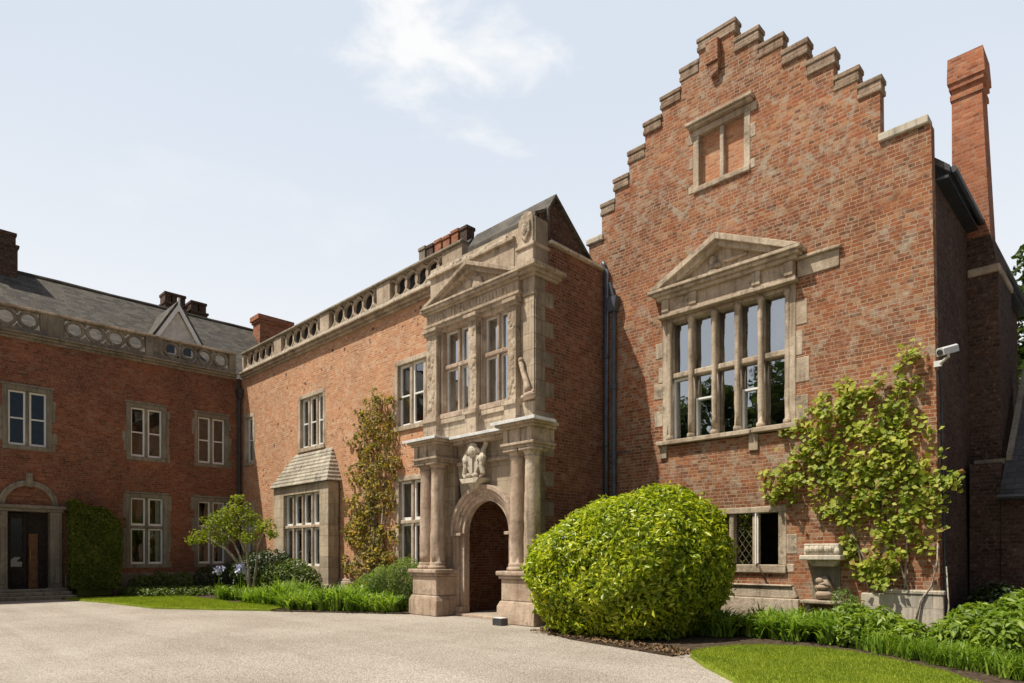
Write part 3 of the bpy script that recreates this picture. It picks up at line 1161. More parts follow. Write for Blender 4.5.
stack(roof, -33.4, -32.7, 10.2, 11.15, 11.2, 13.72, 'brick_dark', 3)
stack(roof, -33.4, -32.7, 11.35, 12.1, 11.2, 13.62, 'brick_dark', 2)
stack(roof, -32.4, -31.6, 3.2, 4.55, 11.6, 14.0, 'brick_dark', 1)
MB().box(-31.7, -30.95, 13.9, 15.5, 10.5, 12.8).box(-31.76, -30.89, 13.84, 15.56, 12.8, 12.92).box(-31.82, -30.83, 13.78, 15.62, 12.92, 13.16).build('chimney', M['brick_stack'], roof, .01)
# gabled dormer
dm = MB()
DX = -28.75
dm.prism([(DX, 8.62, 9.2), (DX, 10.2, 9.2), (DX, 10.2, 10.35), (DX, 9.42, 11.62), (DX, 8.62, 10.35)], (-2.6, 0, 0))
dormer = dm.build('dormer', M['offwhite'], roof)
MB().prism([(DX + .18, 8.42, 10.16), (DX + .18, 9.44, 11.84), (DX - 2.9, 9.44, 11.84), (DX - 2.9, 8.42, 10.16)], (0, -.04, .07)).prism([(DX + .18, 9.44, 11.84), (DX + .18, 10.44, 10.16), (DX - 2.9, 10.44, 10.16), (DX - 2.9, 9.44, 11.84)], (0, .04, .07)).build('dormer_roof', M['slate'], dormer)
bb = MB()
bb.prism([(DX + .12, 8.42, 10.10), (DX + .12, 8.60, 10.10), (DX + .12, 9.44, 11.55), (DX + .12, 9.44, 11.82)], (.06, 0, 0))
bb.prism([(DX + .12, 9.445, 11.82), (DX + .12, 9.445, 11.55), (DX + .12, 10.28, 10.10), (DX + .12, 10.46, 10.10)], (.06, 0, 0))
bb.box(DX + .1, DX + .2, 9.40, 9.48, 11.5, 12.05)
bb.build('bargeboard', M['white'], dormer)
WD = Wall('x', DX + .02)
dw = MB()
for (a, b) in ((8.85, 9.38), (9.50, 10.02)):
    dw.wbox(WD, a, a + .06, 0, .05, 9.25, 10.2).wbox(WD, b - .06, b, 0, .05, 9.25, 10.2).wbox(WD, a + .06, b - .06, 0, .05, 10.13, 10.2).wbox(WD, a + .06, b - .06, 0, .05, 9.7, 9.75)
dwo = dw.build('dormer_window', M['white'], dormer)
MB().add([WD.p(8.9, .01, 9.25), WD.p(9.98, .01, 9.25), WD.p(9.98, .01, 10.15), WD.p(8.9, .01, 10.15)], [(0, 1, 2, 3)]).build('glass', plain('dormer_pane', (.05, .06, .07), .1, .6), dwo)

# arched doorway
DC, DR = 4.31, .85


ds = MB()
arch_ring(ds, WW, DC, 3.225, .68, .855, -.01, .08)
arch_ring(ds, WW, DC, 3.225, .66, .76, -.01, .12)
ds.wbox(WW, DC - .09, DC + .09, 0, .2, 3.85, 4.32)
for sd in (-1, 1):
    a, b = sorted((DC + sd * .60, DC + sd * .95))
    ds.wbox(WW, a, b, -.4, .14, .36, 3.0)
    ds.wbox(WW, a - .04, b + .04, -.4, .2, .0, .36)
    ds.wbox(WW, a + .07, b - .07, .14, .18, .5, 2.85)
ds.wbox(WW, DC - 1.0, DC + 1.0, -.4, .20, 3.0, 3.10)
ds.wbox(WW, DC - 1.06, DC + 1.06, -.4, .27, 3.10, 3.22)
doorway = ds.build('doorway', M['stone_dark'], wing, .02)
tp = MB()
pts = arch_pts(DC, 3.23, .70, 20)
tp.wprism(WW, [(DC - .70, 3.2)] + [(DC + .70, 3.2)] + pts[1:-1], -.02, .012)
tp.build('tympanum', M['brick_wing'], doorway)
MB().wbox(WW, DC - .62, DC + .62, -.36, -.28, .3, 3.0).build('door_surround', M['dark_wood'], doorway)
dl = MB()
dl.wbox(WW, DC - .58, DC - .03, -.27, -.20, .32, 1.1)
dl.wbox(WW, DC - .58, DC - .47, -.27, -.20, 1.1, 2.95).wbox(WW, DC - .14, DC - .03, -.27, -.20, 1.1, 2.95).wbox(WW, DC - .47, DC - .14, -.27, -.20, 2.78, 2.95)
dl.wbox(WW, DC - .46, DC - .15, -.20, -.17, .45, .98)
door = dl.build('door', M['dark_wood'], doorway, .01)
MB().add([WW.p(DC - .47, -.24, 1.1), WW.p(DC - .14, -.24, 1.1), WW.p(DC - .14, -.24, 2.78), WW.p(DC - .47, -.24, 2.78)], [(0, 1, 2, 3)]).build('glass', M['glass_dull'], door)
d2 = MB()
d2.wbox(WW, DC + .03, DC + .30, -.25, -.21, .34, 2.25)
d2.wbox(WW, DC + .07, DC + .26, -.21, -.19, .5, 1.2).wbox(WW, DC + .07, DC + .26, -.21, -.19, 1.35, 2.1)
d2o = d2.build('door', M['warm_wood'], doorway, .008)
d2o['label'] = 'varnished brown inner door standing open'
MB().tube([WW.p(DC + .06, -.12, 1.3), WW.p(DC + .06, -.12, 1.7)], .018, 6).build('handle', plain('brass', (.6, .45, .2), .3, .5, metal=1), d2o)
st = MB()
for i, (dz, dd) in enumerate(((.12, 1.35), (.24, .95), (.33, .6))):
    st.wbox(WW, DC - 1.15 + i * .06, DC + 1.15 - i * .06, .0 if i else 0, dd, dz - .12 if i == 0 else (.12 if i == 1 else .24), dz)
st.build('steps', M['stone_dark'], wing, .02)

# ------------------------------------------------------------------ main range (faces -y)
rng_ = thing('main_range', 'sunlit orange brick middle range with stone mullioned windows and pierced stone parapet', 'building', (-20, YM, 0))
WM = Wall('y', YM)
# openings: (u0,u1,z0,z1)
A = (-22.62, -20.98, 5.42, 7.24)
B = (-16.48, -14.62, 5.38, 7.24)
Cw = (-27.35, -26.72, 5.38, 7.24)
D = (-16.42, -14.55, 1.10, 3.72)
Cl = (-27.35, -26.72, 1.10, 3.55)
hl = [win_hole(*A), win_hole(*B), win_hole(*Cw), win_hole(*D), win_hole(*Cl)]
wall_mesh(WM, [(XL, -13.67, 0, 8.98)], hl, .45).build('wall', M['brick_main'], rng_)
window(rng_, WM, *A, 3, quoin=.06, curtain=(0,), mw=.12)
window(rng_, WM, *B, 3, quoin=.06, curtain=(0,), mw=.12)
window(rng_, WM, *Cw, 1, quoin=.06)
window(rng_, WM, *D, 3, trans=2.44, quoin=.06, curtain=(0, 1), mw=.12)
window(rng_, WM, *Cl, 1, trans=2.44, quoin=.06)
MB().box(XL, -13.7, YM - .09, YM, 0, .62).box(XL, -13.7, YM - .05, YM, .62, .70).build('plinth', M['stone'], rng_, .02)
parapet(rng_, WM, XL + .26, -13.4, [(XL + .26, XL + .42), (-24.6, -24.0), (-21.04, -20.42), (-17.49, -16.78), (-14.25, -13.4)], 9.15, 'stone', 'stone_dark', .74, 'quatre')
mr = MB().prism([(XL, YM + .225, 9.05), (XL, YM + .225, 9.96), (XL, YM + .56, 10.40), (XL, YM + 4.2, 10.42), (XL, YM + 6.5, 9.0), (XL, YM + 6.5, 8.8), (XL, YM + .225, 8.85)], (14.1, 0, 0)).build('roof', M['slate_dark'], rng_)  # upright front face added so the parapet openings look dark
# square brick flues in a row
for i, (mt, z1) in enumerate((('stone_dark', 11.25), ('brick_dark', 11.2), ('brick_stack', 11.22), ('brick_stack', 11.2), ('brick_stack', 11.24), ('brick_dark', 11.2))):
    a = -16.75 + i * .40
    MB().box(a, a + .31, 12.7, 13.0, 9.35, z1 - .1).box(a - .025, a + .335, 12.675, 13.025, z1 - .1, z1).build('chimney', M[mt], mr, .01)

# bay window with stone slab roof
YB = 11.25
WB = Wall('y', YB)
bx0, bx1 = -23.85, -19.82
bw = (-23.05, -20.42, 1.12, 3.68)
bay = MB()
bay.wbox(WB, bx0, bw[0], -.4, 0, 0, 4.0).wbox(WB, bw[1], bx1, -.4, 0, 0, 4.0).wbox(WB, bw[0], bw[1], -.4, 0, 0, bw[2]).wbox(WB, bw[0], bw[1], -.4, 0, bw[3], 4.0)
bay.box(bx0 - .05, bx1 + .05, YB - .07, YM - .003, 0, .5)
bay_o = bay.build('bay', M['stone_block'], rng_, .012)
mw = .11
lw = (bw[1] - bw[0] - 3 * mw) / 4
for i in range(1, 4):
    c = bw[0] + i * lw + (i - .5) * mw
    MB().wbox(WB, c - mw / 2, c + mw / 2, -.25, -.06, bw[2], 2.46).wbox(WB, c - mw / 2, c + mw / 2, -.25, -.06, 2.57, bw[3]).build('mullion', M['stone_red'], bay_o, .025)
MB().wbox(WB, bw[0], bw[1], -.25, -.05, 2.46, 2.57).build('transom', M['stone_red'], bay_o, .02)
g = MB()
for i in range(4):
    a = bw[0] + i * (lw + mw); b = a + lw
    for (c, d) in ((bw[2], 2.46), (2.57, bw[3])):
        g.wbox(WB, a + .004, b - .004, -.185, -.18, c, d)
        MB().wbox(WB, a, a + .06, -.21, -.13, c, d).wbox(WB, b - .06, b, -.21, -.13, c, d).wbox(WB, a + .06, b - .06, -.21, -.13, c, c + .07).wbox(WB, a + .06, b - .06, -.21, -.13, d - .06, d).build('sash_frame', M['white'], bay_o, .006)
    MB().box(a + .02, a + lw * .4, YB + .32, YB + .34, 1.1, 3.7).build('curtain', M['curtain'], bay_o)
g.build('glass', M['glass'], bay_o)
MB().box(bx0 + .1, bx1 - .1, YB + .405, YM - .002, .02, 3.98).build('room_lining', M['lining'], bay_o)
br = MB()
rows = 9
for i in range(rows):
    t0, t1 = i / rows, (i + 1) / rows
    za, zb = 4.0 + 1.22 * t0, 4.0 + 1.22 * t1
    ov = .02
    xa0, xa1 = bx0 - .1 + 1.0 * t0 - .02, bx1 + .1 - .58 * t0 + .02
    xb0, xb1 = bx0 - .1 + 1.0 * t1, bx1 + .1 - .58 * t1
    ya, yb = YB - .1 + (YM - YB + .08) * t0 - ov, YB - .1 + (YM - YB + .08) * t1
    br.add([(xa0, ya, za), (xa1, ya, za), (xb1, yb, zb), (xb0, yb, zb), (xa0, ya, za + .035), (xa1, ya, za + .035), (xb1, yb, zb + .012), (xb0, yb, zb + .012),
            (xa0, YM - .002, za), (xa1, YM - .002, za), (xb1, YM - .002, zb + .03), (xb0, YM - .002, zb + .03), (xa0, YM - .002, za + .055), (xa1, YM - .002, za + .055)],
           [(0, 1, 5, 4), (4, 5, 6, 7), (0, 4, 12, 8), (4, 7, 11, 12), (1, 9, 13, 5), (5, 13, 10, 6)])
br.build('bay_roof', M['slate_stone'], bay_o)

# corner downpipe with hopper
dp = MB()
dp.tube([(XL + .16, YM - .16, 8.2), (XL + .16, YM - .16, .1)], .065, 10)
for z in (1.5, 3.6, 5.7, 7.6):
    dp.tube([(XL + .16, YM - .16, z), (XL + .16, YM - .16, z + .09)], .085, 10)
dp.prism([(XL + .03, YM - .30, 8.5), (XL + .03, YM - .02, 8.5), (XL + .03, YM - .10, 8.1), (XL + .03, YM - .22, 8.1)], (.27, 0, 0))
dp.tube([(XL + .16, YM - .16, 8.5), (XL + .16, YM - .16, 8.95)], .05, 8)
dp.build('downpipe', M['black_iron'], rng_)

# ------------------------------------------------------------------ entrance porch
porch = thing('entrance_porch', 'two storey carved stone entrance porch with round arch, paired columns and pediment', 'building', (-11.5, 11, 0))
WP = Wall('y', YP)
WS = Wall('x', XP)
px0, px1 = -13.67, -9.925
AC, AR, AZ = -11.49, .785, 2.03
# lower front with the arch cut through it
lf = MB()
lf.wbox(WP, px0, AC - AR, -.13, 0, 0, AZ).wbox(WP, AC + AR, px1, -.13, 0, 0, AZ)
lf.wbox(WP, px0, AC - AR - .4, -.13, 0, AZ, 4.35).wbox(WP, AC + AR + .4, px1, -.13, 0, AZ, 4.35)
n = 28
pa = arch_pts(AC, AZ, AR, n)
vs = []
for (u, z) in pa:
    uo = AC + (u - AC) / AR * (AR + .4)
    vs += [WP.p(u, 0, z), WP.p(uo, 0, 4.35), WP.p(u, -.13, z), WP.p(uo, -.13, 4.35)]
fs = []
for i in range(n):
    a, b = 4 * i, 4 * (i + 1)
    fs += [(a, a + 1, b + 1, b), (a + 2, b + 2, b + 3, a + 3), (a, b, b + 2, a + 2)]
lf.add(vs, fs)
lf.wbox(WP, AC + AR, AC + AR + .4, -.13, -.001, AZ, AZ + .001)
lf.build('wall', M['stone_block'], porch)
# archivolt and jambs
av = MB()
arch_ring(av, WP, AC, AZ, AR - .006, AR + .12, -.133, .05)
arch_ring(av, WP, AC, AZ, AR + .10, AR + .20, 0, .10)
arch_ring(av, WP, AC, AZ, AR + .18, AR + .29, 0, .15)
arch_ring(av, WP, AC, AZ, AR + .27, AR + .37, 0, .20)
for sd in (-1, 1):
    for (r0, r1, d) in ((AR - .006, AR + .14, .05), (AR + .14, AR + .36, .12)):
        a, b = sorted((AC + sd * r0, AC + sd * r1))
        av.wbox(WP, a, b, -.134 if d < .1 else 0, d, 0, AZ - .06)
    a, b = sorted((AC + sd * (AR - .02), AC + sd * (AR + .42)))
    av.wbox(WP, a, b, -.135, .19, AZ - .06, AZ + .015)
    a, b = sorted((AC + sd * (AR - .03), AC + sd * (AR + .40)))
    av.wbox(WP, a, b, -.12, .17, 0, .22)
av.build('arch', M['stone_red'], porch, .012)
# inside of the porch: brick lined passage
MB().box(px0 + .35, px1 - .35, 13.1, 13.3, 0, 4.3).box(px0 + .3, px0 + .5, YP + .14, 13.1, 0, 4.3).box(px1 - .5, px1 - .3, YP + .14, 13.1, 0, 4.3).build('inner_wall', M['brick_gable'], porch)
MB().box(px0 + .3, px1 - .3, YP + .14, 13.3, 4.2, 4.3).build('ceiling', M['lining'], porch)
MB().box(AC - AR - .1, AC + AR + .1, YP - .25, 13.1, 0, .06).build('threshold', M['stone_red'], porch, .01)

# pedestals and columns
for side, (c1_, c2_) in (('l', (-13.22, -12.78)), ('r', (-10.0, -9.56))):
    pd = MB()
    a, b = c1_ - .26, c2_ + .26
    pd.prism([(a - .08, 9.95, 0), (b + .08, 9.95, 0), (b + .08, 9.95, .38), (b + .02, 10.0, .50), (a - .02, 10.0, .50), (a - .08, 9.95, .38)], (0, .8, 0))
    pd.box(a, b, 10.02, YP - .002, .50, .98)
    pd.box(a - .05, b + .05, 9.97, YP - .002, .98, 1.05)
    pd.box(a - .09, b + .09, 9.93, YP - .002, 1.05, 1.15)
    pd.build('pedestal', M['stone_red'], porch, .025)
    for i, c in enumerate((c1_, c2_)):
        pr = [(.235, 0), (.245, .04), (.235, .08), (.20, .10), (.215, .13), (.20, .16), (.186, .19)]
        H0, H1 = .19, 2.42
        for q in range(15):
            t = q / 14
            pr.append((.186 - .028 * t ** 1.6 + .004 * math.sin(q * 2.3), H0 + (H1 - H0) * t))
        pr += [(.175, 2.44), (.175, 2.47), (.16, 2.48), (.19, 2.55), (.225, 2.58)]
        cm_ = MB().lathe((c, 10.28, 1.15), pr, 22, .007)
        cm_.box(c - .235, c + .235, 10.28 - .235, 10.28 + .235, 3.73, 3.80)
        cm_.build('column', M['stone_red'] if not (side == 'r' and i == 1) else M['stone'], porch, 0, True)
    # entablature block over the pair
    e = MB()
    a, b = c1_ - .24, c2_ + .24
    e.box(a, b, 10.04, YP - .003, 3.80, 3.86).box(a - .04, b + .04, 10.0, YP - .003, 3.86, 3.92).box(a + .02, b - .02, 10.07, YP - .003, 3.92, 4.22)
    for q in (a + .1, (a + b) / 2, b - .1):
        e.box(q - .07, q + .07, 10.03, 10.07, 3.92, 4.22)
    e.box(a - .05, b + .05, 9.99, YP - .003, 4.22, 4.28).box(a - .12, b + .12, 9.92, YP - .003, 4.28, 4.345)
    e.build('entablature', M['stone'], porch, .012)
e = MB()
e.wbox(WP, -12.5, -10.3, 0, .10, 3.72, 3.80).wbox(WP, -12.5, -10.3, 0, .06, 3.80, 3.84)
e.wbox(WP, -12.42, -10.36, 0, .30, 4.20, 4.28).wbox(WP, -12.40, -10.38, 0, .40, 4.28, 4.345)
e.build('entablature', M['stone'], porch, .012)
# lead capped ledge
ld = MB()
ld.box(-13.66, -12.36, 9.86, YP - .002, 4.348, 4.385).box(-12.36, -10.42, 10.30, YP - .002, 4.348, 4.385).box(-10.42, -9.12, 9.86, 10.55, 4.348, 4.385)
ld.box(-9.13, -9.10, 9.86, 10.55, 4.31, 4.348).box(-13.68, -12.36, 9.84, 9.86, 4.315, 4.385).box(-12.36, -10.42, 10.285, 10.30, 4.315, 4.385).box(-10.42, -9.10, 9.84, 9.86, 4.315, 4.385)
ld.build('lead_ledge', M['lead'], porch, .008)

# upper storey front
up_h = [(-13.17, -12.02, 4.98, 7.36), (-11.68, -10.66, 4.98, 7.36)]
wall_mesh(WP, [(px0, px1, 4.385, 9.0)], up_h, .4).build('wall', M['stone_block'], porch)
for (a, b) in ((-13.14, -12.05), (-11.65, -10.69)):
    window(porch, WP, a, b, 5.12, 7.24, 2, trans=6.28, jw=.03, head=.12, sill=.14, proud=.04, mat='stone_red', mw=.085, curtain=(0,), sash='case', sash_mat='offwhite', room=.6, deep=.16, gl='glass_bright')
# carved pilasters on pedestals
for (a, b, d) in ((-13.67, -13.20, .16), (-12.02, -11.68, .16), (-10.66, -10.34, .16)):
    p = MB()
    p.wbox(WP, a - .03, b + .03, 0, d + .06, 4.39, 4.92)
    p.wbox(WP, a - .07, b + .07, 0, d + .11, 4.92, 5.02)
    p.wbox(WP, a - .01, b + .01, 0, d + .04, 5.02, 5.10)
    p.wbox(WP, a + .03, b - .03, 0, d, 5.10, 7.18)
    zz = 5.2
    rnd = random.Random(int(a * 50))
    while zz < 7.0:       # worn strapwork carving
        r = rnd.uniform(.05, .13)
        p.blob(WP.p((a + b) / 2 + rnd.uniform(-.11, .11) * (b - a) / .4, d - .012, zz), (r * rnd.uniform(.5, 1.1), rnd.uniform(.02, .045), r * rnd.uniform(.7, 1.5)), 9, 6)
        zz += r * .8
    p.wbox(WP, a - .02, b + .02, 0, d + .05, 7.18, 7.26)
    p.wbox(WP, a - .06, b + .06, 0, d + .10, 7.26, 7.34)
    p.build('pilaster', M['stone'], porch, .012)
for sgn in (1,):
    q = MB()
    q.wbox(WP, -10.26, px1 - .0, 0, .03, 5.0, 7.34)
    q.wbox(WP, -10.30, px1 + .02, 0, .07, 4.39, 4.95)
    q.build('corner_pier', M['stone_block'], porch, .01)
    s = MB()     # leaning scroll against the pier
    s.tube([WP.p(-10.26, .10, 5.86), WP.p(-10.19, .13, 5.68), WP.p(-10.08, .15, 5.45), WP.p(-9.99, .17, 5.25), WP.p(-9.95, .18, 5.12)], [.06, .055, .06, .08, .09], 8)
    s.blob(WP.p(-9.93, .16, 5.05), (.17, .12, .09)); s.blob(WP.p(-10.26, .10, 5.90), (.07, .07, .07))
    s.tube([WP.p(-10.20, .12, 5.05), WP.p(-10.05, .16, 5.03), WP.p(-9.83, .17, 5.08), WP.p(-9.80, .17, 5.16)], [.05, .06, .06, .03], 8)
    s.build('scroll', M['stone_red'], porch, 0, True)
# string between upper wall and ledge, entablature with worn frieze
u = MB()
u.wbox(WP, -13.2, -10.34, 0, .05, 4.385, 4.86).wbox(WP, -13.2, -10.34, 0, .10, 4.86, 4.97)
u.build('apron', M['stone_block'], porch, .01)
en = MB()
en.wbox(WP, -13.70, -10.28, 0, .12, 7.345, 7.42).wbox(WP, -13.72, -10.26, 0, .17, 7.42, 7.49)
en.wbox(WP, -13.66, -10.32, 0, .13, 7.49, 7.74)
rnd = random.Random(4)
uu = -13.6
while uu < -10.4:
    en.blob(WP.p(uu, .13, 7.615 + rnd.uniform(-.02, .02)), (.055, .03, .095), 8, 6)
    uu += .115
en.wbox(WP, -13.72, -10.26, 0, .20, 7.74, 7.80).wbox(WP, -13.80, -10.20, 0, .27, 7.80, 7.86)
en.wbox(WP, -10.27, px1 + .04, 0, .06, 7.345, 7.45).wbox(WP, -10.24, px1 + .02, 0, .04, 7.45, 7.74)
en.wbox(WP, -10.26, px1 + .10, -.7, .12, 7.74, 7.80).wbox(WP, -10.20, px1 + .16, -.75, .22, 7.80, 7.87).wbox(WP, -10.16, px1 + .26, -.8, .30, 7.87, 7.96)
en.build('entablature', M['stone'], porch, .01)
# pediment
PA, PL, PR, PZ, PT = -11.93, -13.72, -10.16, 7.90, 8.64
pdm = MB()
pdm.wprism(WP, [(PL, 7.862), (PR, 7.862), (PR, 7.92), (PL, 7.92)], 0, .30)
for (x, zt) in ((PL, 0), (PR, 0)):
    pdm.wprism(WP, [(x, 7.92), (x + (.25 if x < PA else -.25), 7.92), (PA, PT - .10), (PA, PT)], 0, .30)
    pdm.wprism(WP, [(x + (.22 if x < PA else -.22), 7.92), (x + (.48 if x < PA else -.48), 7.92), (PA, PT - .20), (PA, PT - .09)], 0, .20)
pdm.wprism(WP, [(PL + .4, 7.92), (PR - .4, 7.92), (PA, PT - .18)], 0, .06)
pdm.wprism(WP, [(PA + .02, 7.98), (PA + .42, 7.98), (PA + .34, 8.22), (PA + .08, 8.26)], .06, .12)
pdm.blob(WP.p(PA - .12, .08, 8.16), (.12, .05, .12))
pdm.blob(WP.p(PA - .42, .08, 8.04), (.16, .05, .07))
pdm.build('pediment', M['stone'], porch, .01)
# attic behind the pediment with a rough coping, corner finial block
at = MB()
at.wbox(WP, -13.64, -10.56, -.35, .02, 8.0, 8.74).wbox(WP, -13.70, -10.52, -.40, .10, 8.74, 8.82)
at.wbox(WP, -10.56, -10.42, -.35, -.1, 8.0, 8.72)
at.build('attic', M['stone'], porch, .012)
cp_ = MB()
rnd = random.Random(9)
x = -13.66
while x < -10.6:
    L = rnd.uniform(.10, .24)
    cp_.wbox(WP, x, min(x + L - .01, -10.55), -.34, .06 + rnd.uniform(-.03, .05), 8.82, 8.88 + rnd.uniform(-.015, .05))
    x += L
cp_.build('attic_coping', M['stone_pale'], porch, .02)
fb = MB()
fb.wbox(WP, -10.42, px1 + .0, -.45, .06, 7.965, 8.42).wbox(WP, -10.46, px1 + .055, -.48, .10, 8.42, 8.50).wbox(WP, -10.40, px1 - .02, -.45, .05, 8.50, 9.12)
fb.wprism(WP, [(-10.36, 9.12), (px1 - .06, 9.12), (px1 - .1, 9.22), (-10.2, 9.27), (-10.33, 9.20)], -.42, .03)
fb.wprism(WP, [(-10.30, 9.02), (-10.0, 9.02), (-10.0, 8.75), (-10.15, 8.56), (-10.30, 8.75)], .05, .11)
fb.blob(WP.p(-10.15, .09, 8.82), (.10, .06, .14))
fb.build('finial_block', M['stone'], porch, .02)
# brick sides
wall_mesh(WS, [(YP + .015, YG, 0, 8.62)], [], .3).build('wall', M['brick_porch'], porch)
MB().box(px0, px0 + .3, YP + .41, YM + .4, 0, 9.0).build('wall', M['brick_main'], porch)
q = MB()
z = .0
i = 0
while z < 7.7:
    h = .34
    L = .62 if i % 2 else .32
    q.wbox(WS, YP - .002, YP + L, -.28, .006, z, min(z + h - .008, 7.73))
    z += h; i += 1
q.wbox(WS, YP - .003, YP + .42, -.28, .005, 7.97, 9.08)
q.build('quoins', M['stone_dark'], porch, .01)
sc_ = MB()
sc_.wbox(WS, YP + .43, YG - .002, -.32, .10, 8.60, 8.67)
sc_.build('side_coping', M['stone_pale'], porch, .012)
MB().wbox(WS, YP + .6, YG - .002, -.5, -.02, 8.675, 8.76).build('gutter', M['black_iron'], porch)
# little brick gable and slate roof above
gz = MB()
gz.prism([(XP - .06, YP + .12, 8.67), (XP - .06, 12.72, 8.67), (XP - .06, 11.43, 9.73), (XP - .06, YP + .12, 9.12)], (-.3, 0, 0))
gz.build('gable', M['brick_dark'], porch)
rr = MB()
rr.prism([(XP + .02, YP + .46, 8.75), (XP + .02, YP + .46, 9.37), (XP + .02, 11.43, 9.74), (XP + .02, 12.78, 8.66), (XP + .02, 12.78, 8.74), (XP + .02, 11.43, 9.83), (XP + .02, YP + .40, 9.40), (XP + .02, YP + .40, 8.75)], (-2.75, 0, 0))
rr.prism([(XP - .04, YP + .03, 9.14), (XP - .04, YP + .41, 9.34), (XP - .04, YP + .41, 9.42), (XP - .04, YP + .03, 9.22)], (-.42, 0, 0))
rr.build('roof', M['slate'], porch)
# carved arms over the arch
ar = MB()
ac, dd = -11.68, .30
ar.wprism(WP, [(ac - .34, 3.33), (ac + .34, 3.33), (ac + .24, 3.22), (ac - .24, 3.22)], 0, .42)
ar.wprism(WP, [(ac - .20, 3.22), (ac + .20, 3.22), (ac + .06, 3.06), (ac - .06, 3.06)], 0, .26)
ar.wprism(WP, [(ac - .19, 3.88), (ac + .19, 3.88), (ac + .20, 3.62), (ac + .10, 3.45), (ac, 3.38), (ac - .10, 3.45), (ac - .20, 3.62)], 0, dd)
ar.blob(WP.p(ac, .26, 3.98), (.15, .15, .17)); ar.blob(WP.p(ac, .27, 4.13), (.11, .10, .07))
ar.wbox(WP, ac - .03, ac + .03, dd, dd + .04, 3.46, 3.86)
for sd in (-1, 1):
    ar.tube([WP.p(ac + sd * .30, .12, 4.16), WP.p(ac + sd * .27, .2, 4.0), WP.p(ac + sd * .31, .24, 3.82), WP.p(ac + sd * .27, .26, 3.62), WP.p(ac + sd * .33, .26, 3.44), WP.p(ac + sd * .26, .28, 3.35)], [.05, .06, .085, .07, .06, .05], 8)
    ar.blob(WP.p(ac + sd * .30, .14, 4.16), (.06, .06, .07))
    ar.blob(WP.p(ac + sd * .28, .26, 3.78), (.09, .08, .13))
    ar.tube([WP.p(ac + sd * .27, .28, 3.86), WP.p(ac + sd * .19, .34, 3.74)], [.04, .03], 6)
    ar.tube([WP.p(ac + sd * .12, .3, 4.05), WP.p(ac + sd * .2, .28, 4.0), WP.p(ac + sd * .22, .26, 3.9)], [.04, .04, .02], 6)
    ar.blob(WP.p(ac + sd * .12, .33, 3.40), (.09, .06, .06))
ar.build('coat_of_arms', M['stone_pale'], porch, 0, False)
# pipes in the corner with the gabled block
pp = MB()
pp.tube([(-9.80, YG - .10, 8.62), (-9.80, YG - .10, .1)], .055, 10)
for z in (2.0, 4.2, 6.4):
    pp.tube([(-9.80, YG - .10, z), (-9.80, YG - .10, z + .1)], .072, 10)
pp.tube([(-9.80, YG - .10, 8.62), (-9.86, YG - .16, 8.80)], .055, 8)
pp.build('downpipe', M['blue_iron'], porch, 0, True)

# ------------------------------------------------------------------ gabled block
gab = thing('gabled_block', 'tall sunlit red brick block with crow stepped gable and large pedimented window', 'building', (-6.7, 14, 0))
WG = Wall('y', YG)
gx0, gx1 = -10.42, -2.70
cols = [(-10.45, -10.01, 9.60), (-10.01, -9.61, 10.36), (-9.61, -9.19, 10.83), (-9.19, -8.73, 11.33), (-8.73, -8.27, 11.82), (-8.27, -7.77, 12.22), (-7.77, -7.32, 12.62),
        (-7.32, -6.49, 13.05), (-6.49, -5.97, 12.58), (-5.97, -5.47, 12.17), (-5.47, -4.98, 11.75), (-4.98, -4.47, 11.28), (-4.47, -4.01, 10.74), (-4.01, -3.58, 10.36), (-3.58, -2.78, 9.25)]
CT = .30
rects = [(a, b, 0, z - CT + (.14 if i in (0, 14) else 0)) for i, (a, b, z) in enumerate(cols)]
rects[0] = (gx0, -10.01, 0, rects[0][3]); rects[-1] = (-3.58, gx1, 0, rects[-1][3])
BW = (-8.10, -5.32, 4.14, 6.90)
TW = (-7.32, -6.27, 9.74, 10.90)
LW = (-6.98, -5.54, 1.30, 2.38)
holes = [(BW[0] - .14, BW[1] + .14, BW[2] - .12, 6.95), win_hole(*TW, .14, .14, .12), win_hole(*LW, .17, .13, .17)]
wall_mesh(WG, rects, holes, .24).build('wall', M['brick_gable'], gab)
rnd = random.Random(21)
for i, (a, b, z) in enumerate(cols):
    c = MB()
    if i in (0, 14):
        c.wbox(WG, a - .03, b + .05, -.26, .06, z - .15, z)
        c.build('coping', M['stone_pale'], gab, .02)
    else:
        j = rnd.uniform(-.015, .015)
        lo = a - (.04 if i <= 7 else -.002); hi = b + (.04 if i >= 7 else -.002)
        c.wbox(WG, lo, hi, -.26, .035 + j, z - CT, z - CT + .10)
        c.wbox(WG, lo + .015, hi - .015, -.25, .02 + j, z - CT + .10, z - CT + .2)
        c.wbox(WG, lo - .01, hi + .01, -.26, .04 + j, z - CT + .2, z + rnd.uniform(-.015, .015))
        c.build('coping', M['stone_coping'], gab, .015)
# projecting brick stub below the top step
MB().wbox(WG, -7.08, -6.79, 0, .16, 12.25, 12.74).wprism(WG, [(-7.08, 12.249), (-6.79, 12.249), (-6.82, 12.02), (-6.98, 11.96)], 0, .12).build('brick_corbel', M['brick_gable'], gab, .02)

